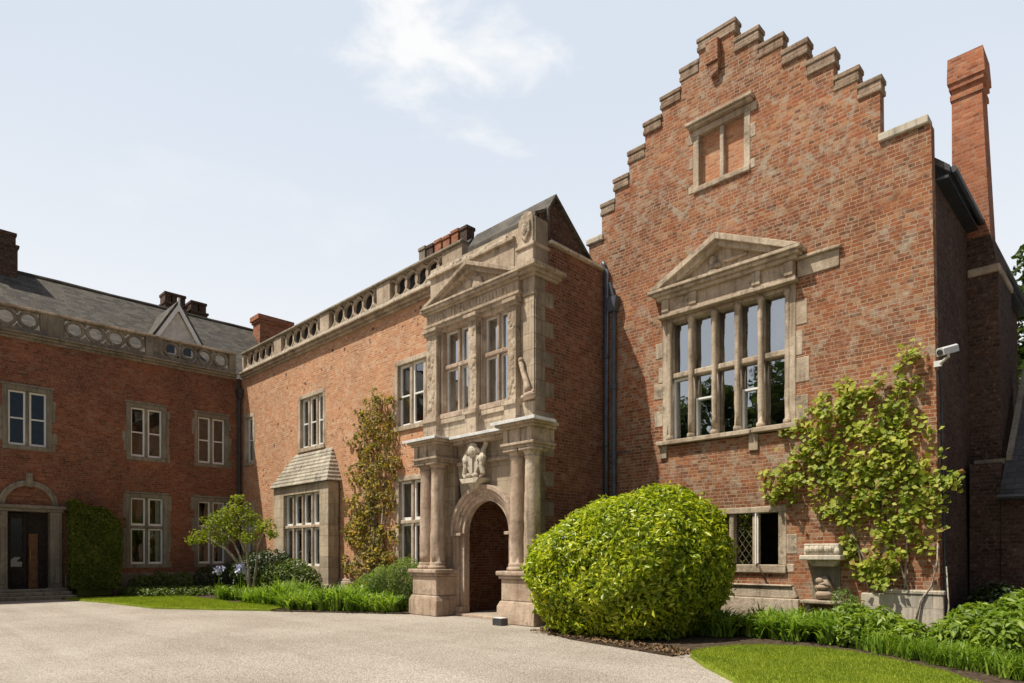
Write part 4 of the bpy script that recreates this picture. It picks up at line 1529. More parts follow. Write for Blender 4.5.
# big window: 5 lights
sw = MB()
b0, b1, bz0, bz1 = BW
sw.wbox(WG, b0 - .14, b0, -.3, .02, bz0, 6.95).wbox(WG, b1, b1 + .14, -.3, .02, bz0, 6.95).wbox(WG, b0, b1, -.3, .0, 6.87, 6.95)
for z, L in ((4.5, .22), (5.15, .24), (5.52, .12), (6.1, .2)):
    sw.wbox(WG, b0 - .14 - L, b0 - .14, -.1, .012, z, z + .36)
for z, L in ((4.2, .24), (4.95, .26), (5.5, .13), (6.1, .22)):
    sw.wbox(WG, b1 + .14, b1 + .14 + L, -.1, .012, z, z + .5)
big = sw.build('window', M['stone'], gab, .015)
big['label'] = 'large five light stone window under a pediment'
# sill in two broken lengths
MB().wbox(WG, b0 - .26, -6.08, -.3, .14, bz0 - .10, bz0).wbox(WG, -6.06, b1 + .22, -.3, .14, bz0 - .09, bz0 + .015).wbox(WG, b0 - .2, b0 - .02, 0, .05, bz0 - .40, bz0 - .1).wbox(WG, -6.15, -5.95, 0, .05, bz0 - .45, bz0 - .1).build('sill', M['stone'], big, .015)
MB().wbox(WG, b0, b1, -.24, -.04, 5.58, 5.70).build('transom', M['stone'], big, .02)
lc = [(-8.02, -7.60), (-7.46, -7.02), (-6.90, -6.48), (-6.37, -5.98), (-5.85, -5.38)]
for i in range(6):
    c = b0 + .03 if i == 0 else (b1 - .03 if i == 5 else (lc[i - 1][1] + lc[i][0]) / 2)
    r = .062
    pr = [(r + .03, 0), (r + .03, .10), (r, .14)] + [(r + .005 * math.sin(q * 1.9 + i), .14 + q * (bz1 - bz0 - .28) / 10) for q in range(11)] + [(r + .02, bz1 - bz0 - .09), (r + .025, bz1 - bz0 - .02)]
    mo = MB().lathe((c, YG + .02, bz0), pr, 12, .006)
    mo.wbox(WG, c - .045, c + .045, -.22, -.02, bz0, 5.58).wbox(WG, c - .045, c + .045, -.22, -.02, 5.70, 6.87)
    mo.build('mullion', M['stone'], big, 0, True)
gm = MB()
for i, (a, b) in enumerate(lc):
    for (c, d) in ((bz0, 5.58), (5.70, 6.87)):
        gm.add([WG.p(a - .05, -.19, c), WG.p(b + .05, -.19, c), WG.p(b + .05, -.19, d), WG.p(a - .05, -.19, d)], [(0, 1, 2, 3)])
gm.build('glass', M['glass_bright'], big)
for (a, b, c, d) in ((lc[1][0], lc[1][1], bz0 + .02, 5.05), (lc[3][0], lc[3][1], bz0 + .02, 5.05), (lc[0][0], lc[0][1], bz0 + .01, 5.57), ):
    w_ = .03
    MB().wbox(WG, a, a + w_, -.18, -.12, c, d).wbox(WG, b - w_, b, -.18, -.12, c, d).wbox(WG, a + w_, b - w_, -.18, -.12, c, c + w_).wbox(WG, a + w_, b - w_, -.18, -.12, d - .04, d).build('casement', M['white'], big)
# tied white curtain in the right light, dim curtains at left
for (a, b, z0, z1, mt, dp_) in ((-5.86, -5.40, 5.75, 6.9, 'curtain', -.42), (-8.02, -7.78, 4.2, 6.9, 'lining', -.35), (-7.42, -7.2, 4.2, 6.9, 'curtain', -.7)):
    N = 16
    vs = []
    for q in range(N + 1):
        t = q / N
        uu = a + (b - a) * t
        vs += [WG.p(uu, dp_ + .03 * math.sin(q * 2.3), z0 + .35 * t), WG.p(uu, dp_ + .03 * math.sin(q * 2.3), z1)]
    MB().add(vs, [(2 * q, 2 * q + 2, 2 * q + 3, 2 * q + 1) for q in range(N)]).build('curtain', M[mt], big, 0, True)
rl = MB()
rl.add([WG.p(b0 - .1, -.46, 3.9), WG.p(b1 + .1, -.46, 3.9), WG.p(b1 + .1, -.46, 7.2), WG.p(b0 - .1, -.46, 7.2), WG.p(b0 - .1, -2.6, 3.9), WG.p(b1 + .1, -2.6, 3.9), WG.p(b1 + .1, -2.6, 7.2), WG.p(b0 - .1, -2.6, 7.2)],
       [(4, 5, 6, 7), (0, 1, 5, 4), (2, 3, 7, 6), (1, 2, 6, 5), (3, 0, 4, 7)])
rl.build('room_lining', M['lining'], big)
# its entablature and pediment
pe = MB()
pe.wbox(WG, -8.26, -5.12, 0, .20, 6.955, 7.03).wbox(WG, -8.20, -5.16, 0, .13, 7.03, 7.10)
pe.wbox(WG, -8.18, -5.18, 0, .10, 7.10, 7.38)
for c in (-8.1, -7.4, -5.95, -5.28):
    pe.wbox(WG, c - .09, c + .09, .10, .16, 7.10, 7.38)
pe.wbox(WG, -8.30, -5.10, 0, .20, 7.38, 7.46).wbox(WG, -8.38, -5.04, 0, .28, 7.46, 7.53).wbox(WG, -8.46, -4.98, 0, .34, 7.53, 7.60)
pA = -6.76
for x in (-8.46, -4.98):
    s_ = 1 if x < pA else -1
    pe.wprism(WG, [(x, 7.602), (x + s_ * .30, 7.602), (pA, 8.28), (pA, 8.42)], 0, .34)
    pe.wprism(WG, [(x + s_ * .28, 7.602), (x + s_ * .55, 7.602), (pA, 8.17), (pA, 8.29)], 0, .24)
pe.wprism(WG, [(-7.95, 7.602), (-5.5, 7.602), (pA, 8.19)], 0, .05)
pe.blob(WG.p(pA - .18, .08, 7.95), (.09, .07, .11)); pe.blob(WG.p(pA - .12, .08, 7.80), (.13, .08, .08)); pe.blob(WG.p(pA - .2, .08, 7.70), (.16, .07, .06))
pe.tube([WG.p(pA + .05, .08, 7.86), WG.p(pA + .3, .09, 7.84), WG.p(pA + .6, .08, 7.86)], [.04, .05, .03], 6)
pe.build('pediment', M['stone'], gab, .012)
MB().wbox(WG, -5.15, -4.36, 0, .03, 7.05, 7.38).wprism(WG, [(-5.10, 7.38), (-4.34, 7.38), (-4.30, 7.42), (-4.46, 7.45), (-5.10, 7.44)], 0, .10).build('stone_band', M['stone'], gab, .015)

# blocked attic window
ts = MB()
t0, t1, tz0, tz1 = TW
ts.wbox(WG, t0 - .14, t0, -.3, .015, tz0, tz1).wbox(WG, t1, t1 + .14, -.3, .015, tz0, tz1).wbox(WG, t0 - .14, t1 + .14, -.3, .015, tz1, tz1 + .14).wbox(WG, t0 - .14, t1 + .14, -.3, .05, tz0 - .12, tz0)
for (a, b, z0, z1) in ((t0 - .26, t0 - .14, 10.75, 11.0), (t0 - .24, t0 - .14, 10.2, 10.45), (t0 - .26, t0 - .14, 9.65, 9.82), (t1 + .14, t1 + .28, 10.86, 11.04), (t1 + .14, t1 + .26, 10.3, 10.6), (t1 + .14, t1 + .25, 9.65, 9.85)):
    ts.wbox(WG, a, b, -.1, .012, z0, z1)
ts.wbox(WG, t0 - .22, t1 + .20, 0, .12, 11.05, 11.11).wbox(WG, t0 - .26, t1 + .24, 0, .17, 11.11, 11.18)
tw = ts.build('window', M['stone'], gab, .015)
tw['label'] = 'small attic window blocked with orange brick'
MB().wbox(WG, (t0 + t1) / 2 - .05, (t0 + t1) / 2 + .05, -.16, -.03, tz0, tz1).build('mullion', M['stone'], tw, .02)
MB().wbox(WG, t0, t1, -.25, -.14, tz0, tz1).build('brick_infill', M['brick_block'], tw)

# lower window: leaded left light, open right light
l0, l1, lz0, lz1 = LW
ls = MB()
ls.wbox(WG, l0 - .17, l0, -.3, .012, lz0, lz1).wbox(WG, l1, l1 + .17, -.3, .012, lz0, lz1).wbox(WG, l0 - .17, l1 + .17, -.3, .02, lz1, lz1 + .13).wbox(WG, l0 - .17, l1 + .17, -.3, .06, lz0 - .17, lz0)
ls.wbox(WG, l1 + .17, l1 + .38, -.1, .010, 1.52, 1.92).wbox(WG, l1 + .17, l1 + .32, -.1, .008, 1.15, 1.32)
lo = ls.build('window', M['stone'], gab, .015)
MB().wbox(WG, -6.10, -5.99, -.2, -.02, lz0, lz1).build('mullion', M['stone'], lo, .02)
MB().wbox(WG, -6.62, -6.51, -.2, -.02, lz0, lz1).build('mullion', M['stone'], lo, .02)
le = MB()
for (a, b) in ((l0, -6.62), (-6.51, -6.10)):
    hgt = lz1 - lz0
    s_ = .15
    x = a - hgt
    while x < b:
        for sg in (1, -1):
            p0 = [x, lz0] if sg > 0 else [x, lz1]
            q0 = [x + hgt * .72, lz1] if sg > 0 else [x + hgt * .72, lz0]
            # clip to the light
            ts_ = [0, 1]
            f_ = lambda t: p0[0] + (q0[0] - p0[0]) * t
            ta = max(0, (a - p0[0]) / (q0[0] - p0[0])); tb = min(1, (b - p0[0]) / (q0[0] - p0[0]))
            if tb > ta:
                P0 = (f_(ta), p0[1] + (q0[1] - p0[1]) * ta); P1 = (f_(tb), p0[1] + (q0[1] - p0[1]) * tb)
                le.tube([WG.p(P0[0], -.15, P0[1]), WG.p(P1[0], -.15, P1[1])], .0035, 4)
        x += s_
le.build('lead_lattice', M['stone_dark'], lo)
MB().add([WG.p(l0, -.16, lz0), WG.p(-6.10, -.16, lz0), WG.p(-6.10, -.16, lz1), WG.p(l0, -.16, lz1)], [(0, 1, 2, 3)]).build('glass', M['glass'], lo)
ca = MB()
for (y0, y1, z0, z1) in ((.0, .03, 0, 1.06), (.42, .45, 0, 1.06), (.03, .42, 0, .03), (.03, .42, 1.03, 1.06)):
    ca.box(-5.99, -5.965, YG - .03 - y1 * .25 + .05, YG - .03 - y0 * .25 + .05, lz0 + .01 + z0, lz0 + .01 + z1)
ca.build('casement', M['white'], lo)
MB().tube([WG.p(-5.93, .05, 1.30), WG.p(-5.85, .10, 1.15), WG.p(-5.76, .07, .98)], [.02, .022, .016], 6).build('casement_stay', M['bark_dark'], lo, 0, True)
rl = MB()
rl.add([WG.p(l0 - .1, -.31, 1.1), WG.p(l1 + .1, -.31, 1.1), WG.p(l1 + .1, -.31, 2.6), WG.p(l0 - .1, -.31, 2.6), WG.p(l0 - .1, -1.8, 1.1), WG.p(l1 + .1, -1.8, 1.1), WG.p(l1 + .1, -1.8, 2.6), WG.p(l0 - .1, -1.8, 2.6)],
       [(4, 5, 6, 7), (0, 1, 5, 4), (2, 3, 7, 6), (1, 2, 6, 5), (3, 0, 4, 7)])
rl.build('room_lining', M['lining'], lo)

# plinths
MB().wbox(WG, -9.2, -5.08, 0, .14, 0, .62).wprism(WG, [(-9.2, .621), (-5.2, .621), (-5.12, .66), (-5.2, .86), (-9.2, .86)], 0, .11).wbox(WG, -9.2, -5.22, 0, .15, .86, .90).build('plinth', M['stone'], gab, .03)
MB().wbox(WG, -3.95, gx1 + .07, 0, .10, 0, .80).wbox(WG, -3.55, gx1 + .09, 0, .12, .80, .88).build('plinth', M['stone_pale'], gab, .02)
# side walls, roof, eaves
WE = Wall('x', gx1)
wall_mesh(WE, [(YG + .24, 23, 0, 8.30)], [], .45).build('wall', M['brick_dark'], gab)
MB().box(gx0, gx0 + .45, YG + .24, 23, 0, 8.3).box(gx0 + .45, gx1 - .45, 22.6, 23, 0, 8.3).build('wall', M['brick_gable'], gab)
ro = MB()
ro.prism([(gx1 + .22, YG + .25, 8.25), (-6.6, YG + .25, 12.15), (gx0 - .3, YG + .25, 8.3), (gx0 - .3, YG + .25, 8.42), (-6.6, YG + .25, 12.28), (gx1 + .22, YG + .25, 8.37)], (0, 9.6, 0))
groof = ro.build('roof', M['slate_dark'], gab)
MB().tube([(gx1 + .26, YG + .3, 8.30), (gx1 + .26, 23, 8.28)], .06, 8).box(gx1 + .0, gx1 + .2, YG + .25, 23, 8.16, 8.21).build('gutter', M['black_iron'], gab)
# chimney breast and tall leaning shaft
br_ = MB()
br_.box(gx1 + .002, -2.18, 16.2, 17.8, 0, 7.2)
br_.add([(gx1, 16.2, 7.2), (-2.18, 16.2, 7.2), (-2.18, 17.8, 7.2), (gx1, 17.8, 7.2), (gx1, 16.22, 8.0), (-2.28, 16.22, 8.0), (-2.28, 17.6, 8.0), (gx1, 17.6, 8.0)],
        [(0, 1, 5, 4), (1, 2, 6, 5), (2, 3, 7, 6), (4, 5, 6, 7)])
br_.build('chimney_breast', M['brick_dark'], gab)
MB().box(gx1 + .01, -2.14, 16.14, 17.85, 7.2, 7.36).build('weathering', M['stone'], gab, .03)
sh = MB()
zs_ = [(7.2, 0, 0), (8.0, 0, 0), (11.0, 0, 0), (11.02, .03, 0), (11.12, .03, 0), (11.14, 0, 0), (11.22, 0, 0), (11.24, .05, 0), (11.34, .05, 0), (11.36, .08, 0), (11.5, .08, 0), (11.88, .07, 0)]
vs = []
for (z, e, _) in zs_:
    lx = -.115 * max(0, z - 7.4)
    wl = -2.98 - lx * .12
    wr = -2.28 + lx * .28
    vs += [(wl - e, 16.25 - e, z), (wr + e, 16.25 - e, z), (wr + e, 16.85 + e, z), (wl - e, 16.85 + e, z)]
fs = [(4 * i + k, 4 * i + (k + 1) % 4, 4 * i + 4 + (k + 1) % 4, 4 * i + 4 + k) for i in range(len(zs_) - 1) for k in range(4)]
fs.append(tuple(4 * (len(zs_) - 1) + k for k in range(4)))
sh.add(vs, fs)
sh.build('chimney', M['brick_stack'], gab)
# second pipe with hopper head on the gable wall
pp = MB()
px_ = -9.58
pp.tube([(px_, YG - .09, 7.5), (px_, YG - .09, .1)], .06, 10)
for z in (2.3, 3.9, 5.6):
    pp.tube([(px_, YG - .09, z), (px_, YG - .09, z + .1)], .078, 10)
pp.prism([(px_ - .16, YG - .02, 7.85), (px_ + .16, YG - .02, 7.85), (px_ + .09, YG - .02, 7.5), (px_ - .09, YG - .02, 7.5)], (0, -.2, 0))
pp.tube([(px_ - .02, YG - .09, 7.85), (px_ - .12, YG - .09, 8.25)], .05, 8)
pp.tube([(px_ - .3, YG - .07, 4.02), (px_ + .45, YG - .05, 4.02)], .018, 6)
pp.build('downpipe', M['blue_iron'], gab)
# cable down the corner
MB().tube([(gx1 + .03, YG + .10, 4.75), (gx1 + .05, YG + .12, 4.3), (gx1 + .05, YG + .12, .2)], .02, 6).build('cable', M['black_iron'], gab)

# the right hand corner has settled out of plumb
for ob in gab.children:
    if ob.type != 'MESH':
        continue
    for v in ob.data.vertices:
        wx = v.co.x + gab.location.x
        if wx > -4.3:
            v.co.x -= .0165 * v.co.z * min(1, (wx + 4.3) / 1.5)

# ------------------------------------------------------------------ low building at the far right
low = thing('low_outbuilding', 'low shaded brick outbuilding with steep dark tiled roof at the far right', 'building', (0, 17, 0))
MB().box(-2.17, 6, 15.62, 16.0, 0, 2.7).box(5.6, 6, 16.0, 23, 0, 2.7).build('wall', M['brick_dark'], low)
MB().prism([(-2.16, 15.42, 2.62), (-2.16, 19.6, 6.75), (-2.16, 23.6, 2.7), (-2.16, 23.6, 2.82), (-2.16, 19.6, 6.90), (-2.16, 15.42, 2.76)], (8.4, 0, 0)).build('roof', M['slate_dark'], low)
MB().prism([(-2.14, 16.0, 3.36), (-2.14, 18.6, 5.93), (-2.14, 18.6, 6.05), (-2.14, 16.0, 3.48)], (.1, 0, 0)).box(-2.68, -2.04, 16.08, 16.19, 3.3, 3.42).build('flashing', M['stone_dark'], low)
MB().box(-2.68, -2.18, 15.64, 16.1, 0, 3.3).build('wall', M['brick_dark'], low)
MB().tube([(-2.2, 15.36, 2.60), (6, 15.36, 2.58)], .06, 8).build('gutter', M['black_iron'], low)

# ------------------------------------------------------------------ things on the walls
cc = thing('security_camera', 'pale grey security camera on bracket at the gable wall corner', 'security camera', (-2.62, 13.2, 4.75))
b = MB()
ax = Vector((-.35, -.85, -.28)).normalized()
side = ax.cross(Vector((0, 0, 1))).normalized(); upv = side.cross(ax)
c0 = Vector((-2.56, 13.12, 4.98))
vs = []
for t in (-.20, .20):
    for (a, q) in ((-.07, -.06), (.07, -.06), (.07, .05), (.04, .075), (-.04, .075), (-.07, .05)):
        vs.append(c0 + ax * t + side * a + upv * q)
b.add(vs, [tuple(range(6)), tuple(range(11, 5, -1))] + [(i, i + 6, (i + 1) % 6 + 6, (i + 1) % 6) for i in range(6)])
b.build('housing', M['grey_plastic'], cc, .008)
MB().tube([c0 + ax * .19, c0 + ax * .215], .05, 12).build('lens', M['dark_plastic'], cc)
MB().tube([c0 - upv * .05, c0 - upv * .10, (gx1 - .0, YG - .03, 4.83)], [.022, .022, .028], 8).box(gx1 - .10, gx1 + .02, YG - .05, YG - .002, 4.78, 4.88).build('bracket', M['grey_plastic'], cc)

wf = thing('wall_fountain', 'weathered carved stone wall niche with shelf and small basin under the vine', 'wall fountain', (-4.62, 13.3, 0))
s = MB()
s.wbox(WG, -4.98, -4.22, 0, .38, 1.40, 1.50).wbox(WG, -4.92, -4.28, 0, .30, 1.50, 1.72)
rnd = random.Random(5)
for q in range(7):
    s.blob(WG.p(-4.85 + q * .09, .30, 1.60 + rnd.uniform(-.03, .03)), (.06, .05, .07), 8, 6)
s.wprism(WG, [(-4.90, 1.40), (-4.32, 1.40), (-4.40, 1.28), (-4.80, 1.28)], 0, .22)
s.build('hood', M['stone_pale'], wf, .02)
s = MB()
s.wprism(WG, [(-4.74, .64), (-4.42, .64), (-4.46, .78), (-4.42, .84), (-4.50, 1.0), (-4.55, 1.1), (-4.66, 1.06), (-4.62, .98), (-4.76, .90), (-4.70, .80)], .02, .2)
s.blob((-4.58, YG - .2, .74), (.16, .10, .085)); s.blob((-4.60, YG - .2, .88), (.13, .10, .06)); s.blob((-4.66, YG - .19, 1.0), (.08, .07, .07)); s.tube([(-4.66, YG - .22, .92), (-4.54, YG - .26, .96), (-4.46, YG - .2, .88)], [.03, .035, .02], 6)
s.build('basin', M['stone_red'], wf, 0, True)
s = MB()
s.wbox(WG, -4.98, -4.22, 0, .36, .56, .63).wbox(WG, -4.40, -4.26, 0, .26, 0, .56).wbox(WG, -4.94, -4.82, 0, .26, 0, .56)
s.build('shelf', M['stone'], wf, .02)
MB().wbox(WG, -4.86, -4.34, 0, .02, .64, 1.38).build('back_panel', M['stone_dark'], wf)

bl = thing('ground_light', 'small black ground spotlight on the gravel beside the porch pedestal', 'ground light', (-10.02, 9.72, 0))
MB().box(-10.14, -9.86, 9.64, 9.84, 0, .15).build('housing', M['dark_plastic'], bl, .012)
MB().box(-10.13, -9.87, 9.65, 9.83, .15, .165).build('lens', M['grey_plastic'], bl, .004)

# ------------------------------------------------------------------ planting
# big clipped laurel
lt = thing('laurel_bush', 'big rounded clipped laurel bush with bright yellow green leaves beside the porch', 'bush', (-7.3, 10.6, 0))
rg = np.random.default_rng(3)


def laurel_r(d):
    """radius of the clipped shape along direction d (from its middle, about 1.1 m up)"""
    ax_ = np.array([1.72, 1.70, 1.50])
    e = 2.7
    q = (np.abs(d / ax_) ** e).sum(1) ** (-1 / e)
    wob = 1 + .045 * np.sin(3.1 * d[:, 0] * 2 + 1) * np.cos(4 * d[:, 1] + d[:, 2] * 3) + .03 * np.sin(9 * d[:, 0] + 5 * d[:, 2]) + .022 * np.sin(14 * d[:, 1] - 11 * d[:, 2]) + .018 * np.sin(23 * d[:, 0] + 4) * np.sin(21 * d[:, 2] + 17 * d[:, 1])
    return q * wob


n = 46000
d = rg.normal(0, 1, (n, 3)); d /= np.linalg.norm(d, axis=1)[:, None]
d = d[d[:, 2] > -.75]
r0 = laurel_r(d)
shellf = 1.02 - .20 * rg.random(len(d)) ** 1.7
sp_ = rg.random(len(d)) < .03
shellf[sp_] = 1.02 + .055 * rg.random(sp_.sum())
P = d * (r0 * shellf)[:, None] + np.array([-7.35, 10.6, 1.25])
# the side towards the porch is clipped lower
lean = np.clip(.22 - ((P[:, 0] + 7.35) * .71 + (P[:, 1] - 10.6) * .70) / 2.4, 0, 1)
P[:, 2] -= np.clip(P[:, 2] - .8, 0, 9) * .31 * lean
low_ = P[:, 2] < .75
P[low_, 0] = -7.35 + (P[low_, 0] + 7.35) * (.97 + .03 * P[low_, 2] / .75)
P[low_, 1] = 10.6 + (P[low_, 1] - 10.6) * (.97 + .03 * P[low_, 2] / .75)
k = P[:, 2] > .05
Nn = d / np.array([1.95, 1.85, 1.55]) ** 2
Nn /= np.linalg.norm(Nn, axis=1)[:, None]
leaves('foliage', P[k], Nn[k], .132, .054, M['laurel'], lt, .68, .25, .22, 3)
st = MB()
rnd = random.Random(8)
for i in range(60):
    a = rnd.uniform(0, 6.28); ph = rnd.uniform(.1, 1.3)
    dd_ = np.array([[math.cos(a) * math.cos(ph), math.sin(a) * math.cos(ph), math.sin(ph)]])
    q = float(laurel_r(dd_)[0]) * .72
    e = (-7.35 + dd_[0, 0] * q, 10.6 + dd_[0, 1] * q, .9 + dd_[0, 2] * q * .8)
    st.tube([(-7.35 + rnd.uniform(-.3, .3), 10.6 + rnd.uniform(-.3, .3), 0), (-7.35 + dd_[0, 0] * q * .5, 10.6 + dd_[0, 1] * q * .5, .5 + dd_[0, 2] * q * .4), e], [.03, .02, .008], 5)
st.build('branch', M['bark_dark'], lt, 0, True)
# dense inner twigs and leaves so the middle is not see-through
n = 9000
d = rg.normal(0, 1, (n, 3)); d /= np.linalg.norm(d, axis=1)[:, None]
d = d[d[:, 2] > -.7]
P = d * (laurel_r(d) * rg.uniform(.62, .84, len(d)))[:, None] + np.array([-7.35, 10.6, 1.15])
lean = np.clip(.22 - ((P[:, 0] + 7.35) * .71 + (P[:, 1] - 10.6) * .70) / 2.4, 0, 1)
P[:, 2] -= np.clip(P[:, 2] - .8, 0, 9) * .31 * lean
leaves('foliage', P[P[:, 2] > .05], d[P[:, 2] > .05], .22, .11, M['laurel'], lt, .5, .1, .2, 4)

# vine on the gable
vt = thing('climbing_vine', 'bright green large leaved vine climbing the gable wall near the security camera', 'climbing plant', (-3.7, 13.3, 0))
vb = [(-5.05, 3.68, .49), (-5.35, 3.01, .44), (-4.49, 4.09, .52), (-3.79, 4.1, .5), (-3.3, 4.67, .21), (-3.11, 5.02, .13), (-3.79, 4.63, .2), (-4.13, 4.7, .18), (-3.96, 3.27, .74), (-3.3, 3.38, .63),
      (-2.95, 2.81, .33), (-2.82, 2.45, .18), (-3.54, 2.5, .78), (-4.13, 2.72, .6), (-3.06, 1.94, .42), (-3.79, 1.59, .46), (-4.13, 1.22, .22), (-3.46, 1.41, .36), (-4.76, 3.16, .48), (-2.52, 2.78, .1), (-5.55, 2.72, .18), (-3.59, 1.01, .25), (-3.2, 4.3, .3)]
P, N = [], []
rg = np.random.default_rng(17)
for (x, z, r) in vb:
    nc = max(4, int(27 * r * r * 3.2))
    for _ in range(nc):
        a = rg.uniform(0, 6.283); q = r * np.sqrt(rg.random())
        cx, cz = x + q * np.cos(a), z + q * np.sin(a)
        dep = .07 + .36 * (1 - q / r) * rg.random()
        m_ = rg.integers(7, 15)
        pts_ = np.stack([rg.normal(cx, .075, m_), YG - np.clip(rg.normal(dep, .07, m_), .03, .6), rg.normal(cz, .075, m_)], 1)
        P.append(pts_)
        N.append(np.tile([0, -1, .55], (m_, 1)))
P = np.concatenate(P); N = np.concatenate(N)
leaves('foliage', P, N, .115, .095, M['vine'], vt, .5, .25, .15, 17, fold=.08)
vs_ = MB()
rnd = random.Random(3)
base = (-2.95, YG - .12, .05)
for (x, z, r) in vb[::3]:
    mid = ((x - 3.3) / 2 + rnd.uniform(-.15, .15), YG - .05, (z + .6) / 2)
    vs_.tube([(-3.35 + rnd.uniform(-.3, .5), YG - .08, .05), mid, (x + rnd.uniform(-.2, .2), YG - .04, z - r * .2), (x + rnd.uniform(-.3, .3), YG - .05, z + r * .7)], [.022, .016, .01, .005], 5)
vs_.tube([(-3.05, YG - .16, .3), (-2.98, YG - .14, .7), (-2.82, YG - .1, .95), (-2.74, YG - .08, 1.4), (-2.74, YG - .05, 1.8)], [.02, .018, .016, .013, .008], 7)
vs_.tube([(gx1 + .08, YG - .1, .1), (gx1 + .12, YG - .03, .6), (gx1 + .08, YG - .0, 1.3)], [.016, .014, .01], 6)
vs_.tube([(-3.9, YG - .2, .2), (-4.15, YG - .2, .5), (-4.4, YG - .16, .75)], [.02, .02, .015], 6)
vs_.build('stem', M['bark'], vt, 0, True)

# climber on the middle range
ct = thing('flowering_climber', 'olive and brown climber with yellow flowers on orange wall between bay and porch', 'climbing plant', (-17.6, 11.6, 0))
cbs = [(-17.77, 6.3, .22), (-18.05, 5.5, .48), (-17.49, 4.48, .62), (-17.77, 3.24, .72), (-17.49, 1.97, .68), (-16.94, 1.35, .5), (-18.95, 2.65, .36), (-18.64, 1.5, .42), (-16.9, 5.4, .28), (-18.35, 6.02, .3), (-18.1, 4.4, .5), (-17.0, 3.0, .4), (-18.3, 2.4, .5)]
P, N = [], []
nc = 15000
xs_ = rg.uniform(-19.6, -16.2, nc); zs2 = rg.uniform(.35, 6.75, nc)
ctr = -18.0 + .085 * zs2 + .14 * np.sin(zs2 * 1.7) + .12 * np.sin(zs2 * 4.1 + 1)
hw_ = np.interp(zs2, [.3, 1.2, 2.2, 3.2, 4.6, 5.6, 6.2, 6.75], [1.15, 1.3, 1.25, 1.15, 1.2, 1.1, .8, .35]) * (1 + .22 * np.sin(zs2 * 6.3) + .15 * np.sin(zs2 * 13 + 2))
e = np.abs(xs_ - ctr) / hw_
cl_ = np.sin(xs_ * 7.3 + 2 * np.sin(zs2 * 3.1)) * np.sin(zs2 * 6.1 + 1.5 * np.sin(xs_ * 5)) + .5 * np.sin(xs_ * 15 + zs2 * 11)
k = rg.random(nc) < np.clip(.52 - e * e * .45 + .6 * cl_, 0, 1) * (e < 1.25)
xs_, zs2, e, cl_ = xs_[k], zs2[k], e[k], cl_[k]
dp2 = .05 + np.clip(.18 + .13 * cl_, .03, 1) * np.clip(1.3 - e, .2, 1) * (.3 + 1.1 * rg.random(len(xs_)))
P.append(np.stack([xs_, YM - dp2, zs2], 1)); N.append(np.tile([0, -1, .5], (len(xs_), 1)))
leaves('foliage', np.concatenate(P), np.concatenate(N), .12, .085, M['autumn'], ct, .7, .2, .15, 23)
vs_ = MB()
for (x, z, r) in cbs:
    vs_.tube([(-17.7 + rnd.uniform(-.15, .15), YM - .12, .05), ((x - 17.6) / 2 + rnd.uniform(-.1, .1), YM - .1, z * .5), (x, YM - .06, z), (x + rnd.uniform(-.2, .2), YM - .08, z + r)], [.035, .025, .015, .006], 5)
vs_.build('stem', M['bark'], ct, 0, True)

# small golden tree near the corner
tt = thing('small_tree', 'small multi stemmed tree with golden green leaves before the left corner', 'tree', (-21.9, 9.5, 0))
m = MB()
stems = [((-21.9, 9.5, 0), (-22.05, 9.4, .9), (-22.5, 9.0, 1.9), (-23.3, 8.4, 2.6)), ((-21.85, 9.5, 0), (-21.95, 9.45, 1.0), (-21.95, 9.3, 2.0), (-22.1, 9.1, 3.0)), ((-21.8, 9.55, 0), (-21.5, 9.6, 1.0), (-21.3, 9.6, 1.8), (-20.8, 9.8, 2.5)), ((-22.1, 9.3, 1.0), (-22.9, 8.8, 1.7), (-23.7, 8.2, 2.1)), ((-21.95, 9.3, 1.6), (-22.6, 9.2, 2.3), (-22.9, 8.9, 3.0))]
stems = [tuple((-21.9 + (x + 21.9) * .72, 9.5 + (y - 9.5) * .72, z) for x, y, z in q) for q in stems]
for s_ in stems:
    m.tube(s_, [.055, .045, .03, .012][:len(s_)], 7)
m.build('trunk', M['bark'], tt, 0, True)
cl = [(-23.3, 8.4, 2.6, .5), (-22.2, 9.1, 3.0, .5), (-21.0, 9.8, 2.45, .42), (-23.9, 8.0, 2.15, .42), (-22.9, 8.8, 2.75, .5), (-22.5, 9.0, 2.3, .45), (-21.7, 9.4, 2.7, .42), (-24.2, 7.7, 2.0, .25), (-23.2, 8.6, 2.0, .35), (-20.5, 9.9, 2.2, .25), (-22.1, 9.0, 3.4, .25), (-21.5, 9.3, 2.1, .35)]
P, N = [], []
for (x, y, z, r) in cl:
    nc = int(900 * r * r) + 40
    d = rg.normal(0, 1, (nc, 3)); d /= np.linalg.norm(d, axis=1)[:, None]
    x, y = -21.9 + (x + 21.9) * .72, 9.5 + (y - 9.5) * .72
    P.append(np.array([x, y, z]) + d * (r * rg.random(nc) ** .5)[:, None] * np.array([1.0, 1.0, .75])); N.append(d)
leaves('crown', np.concatenate(P), np.concatenate(N), .12, .06, M['tree_gold'], tt, .8, .6, .2, 31)

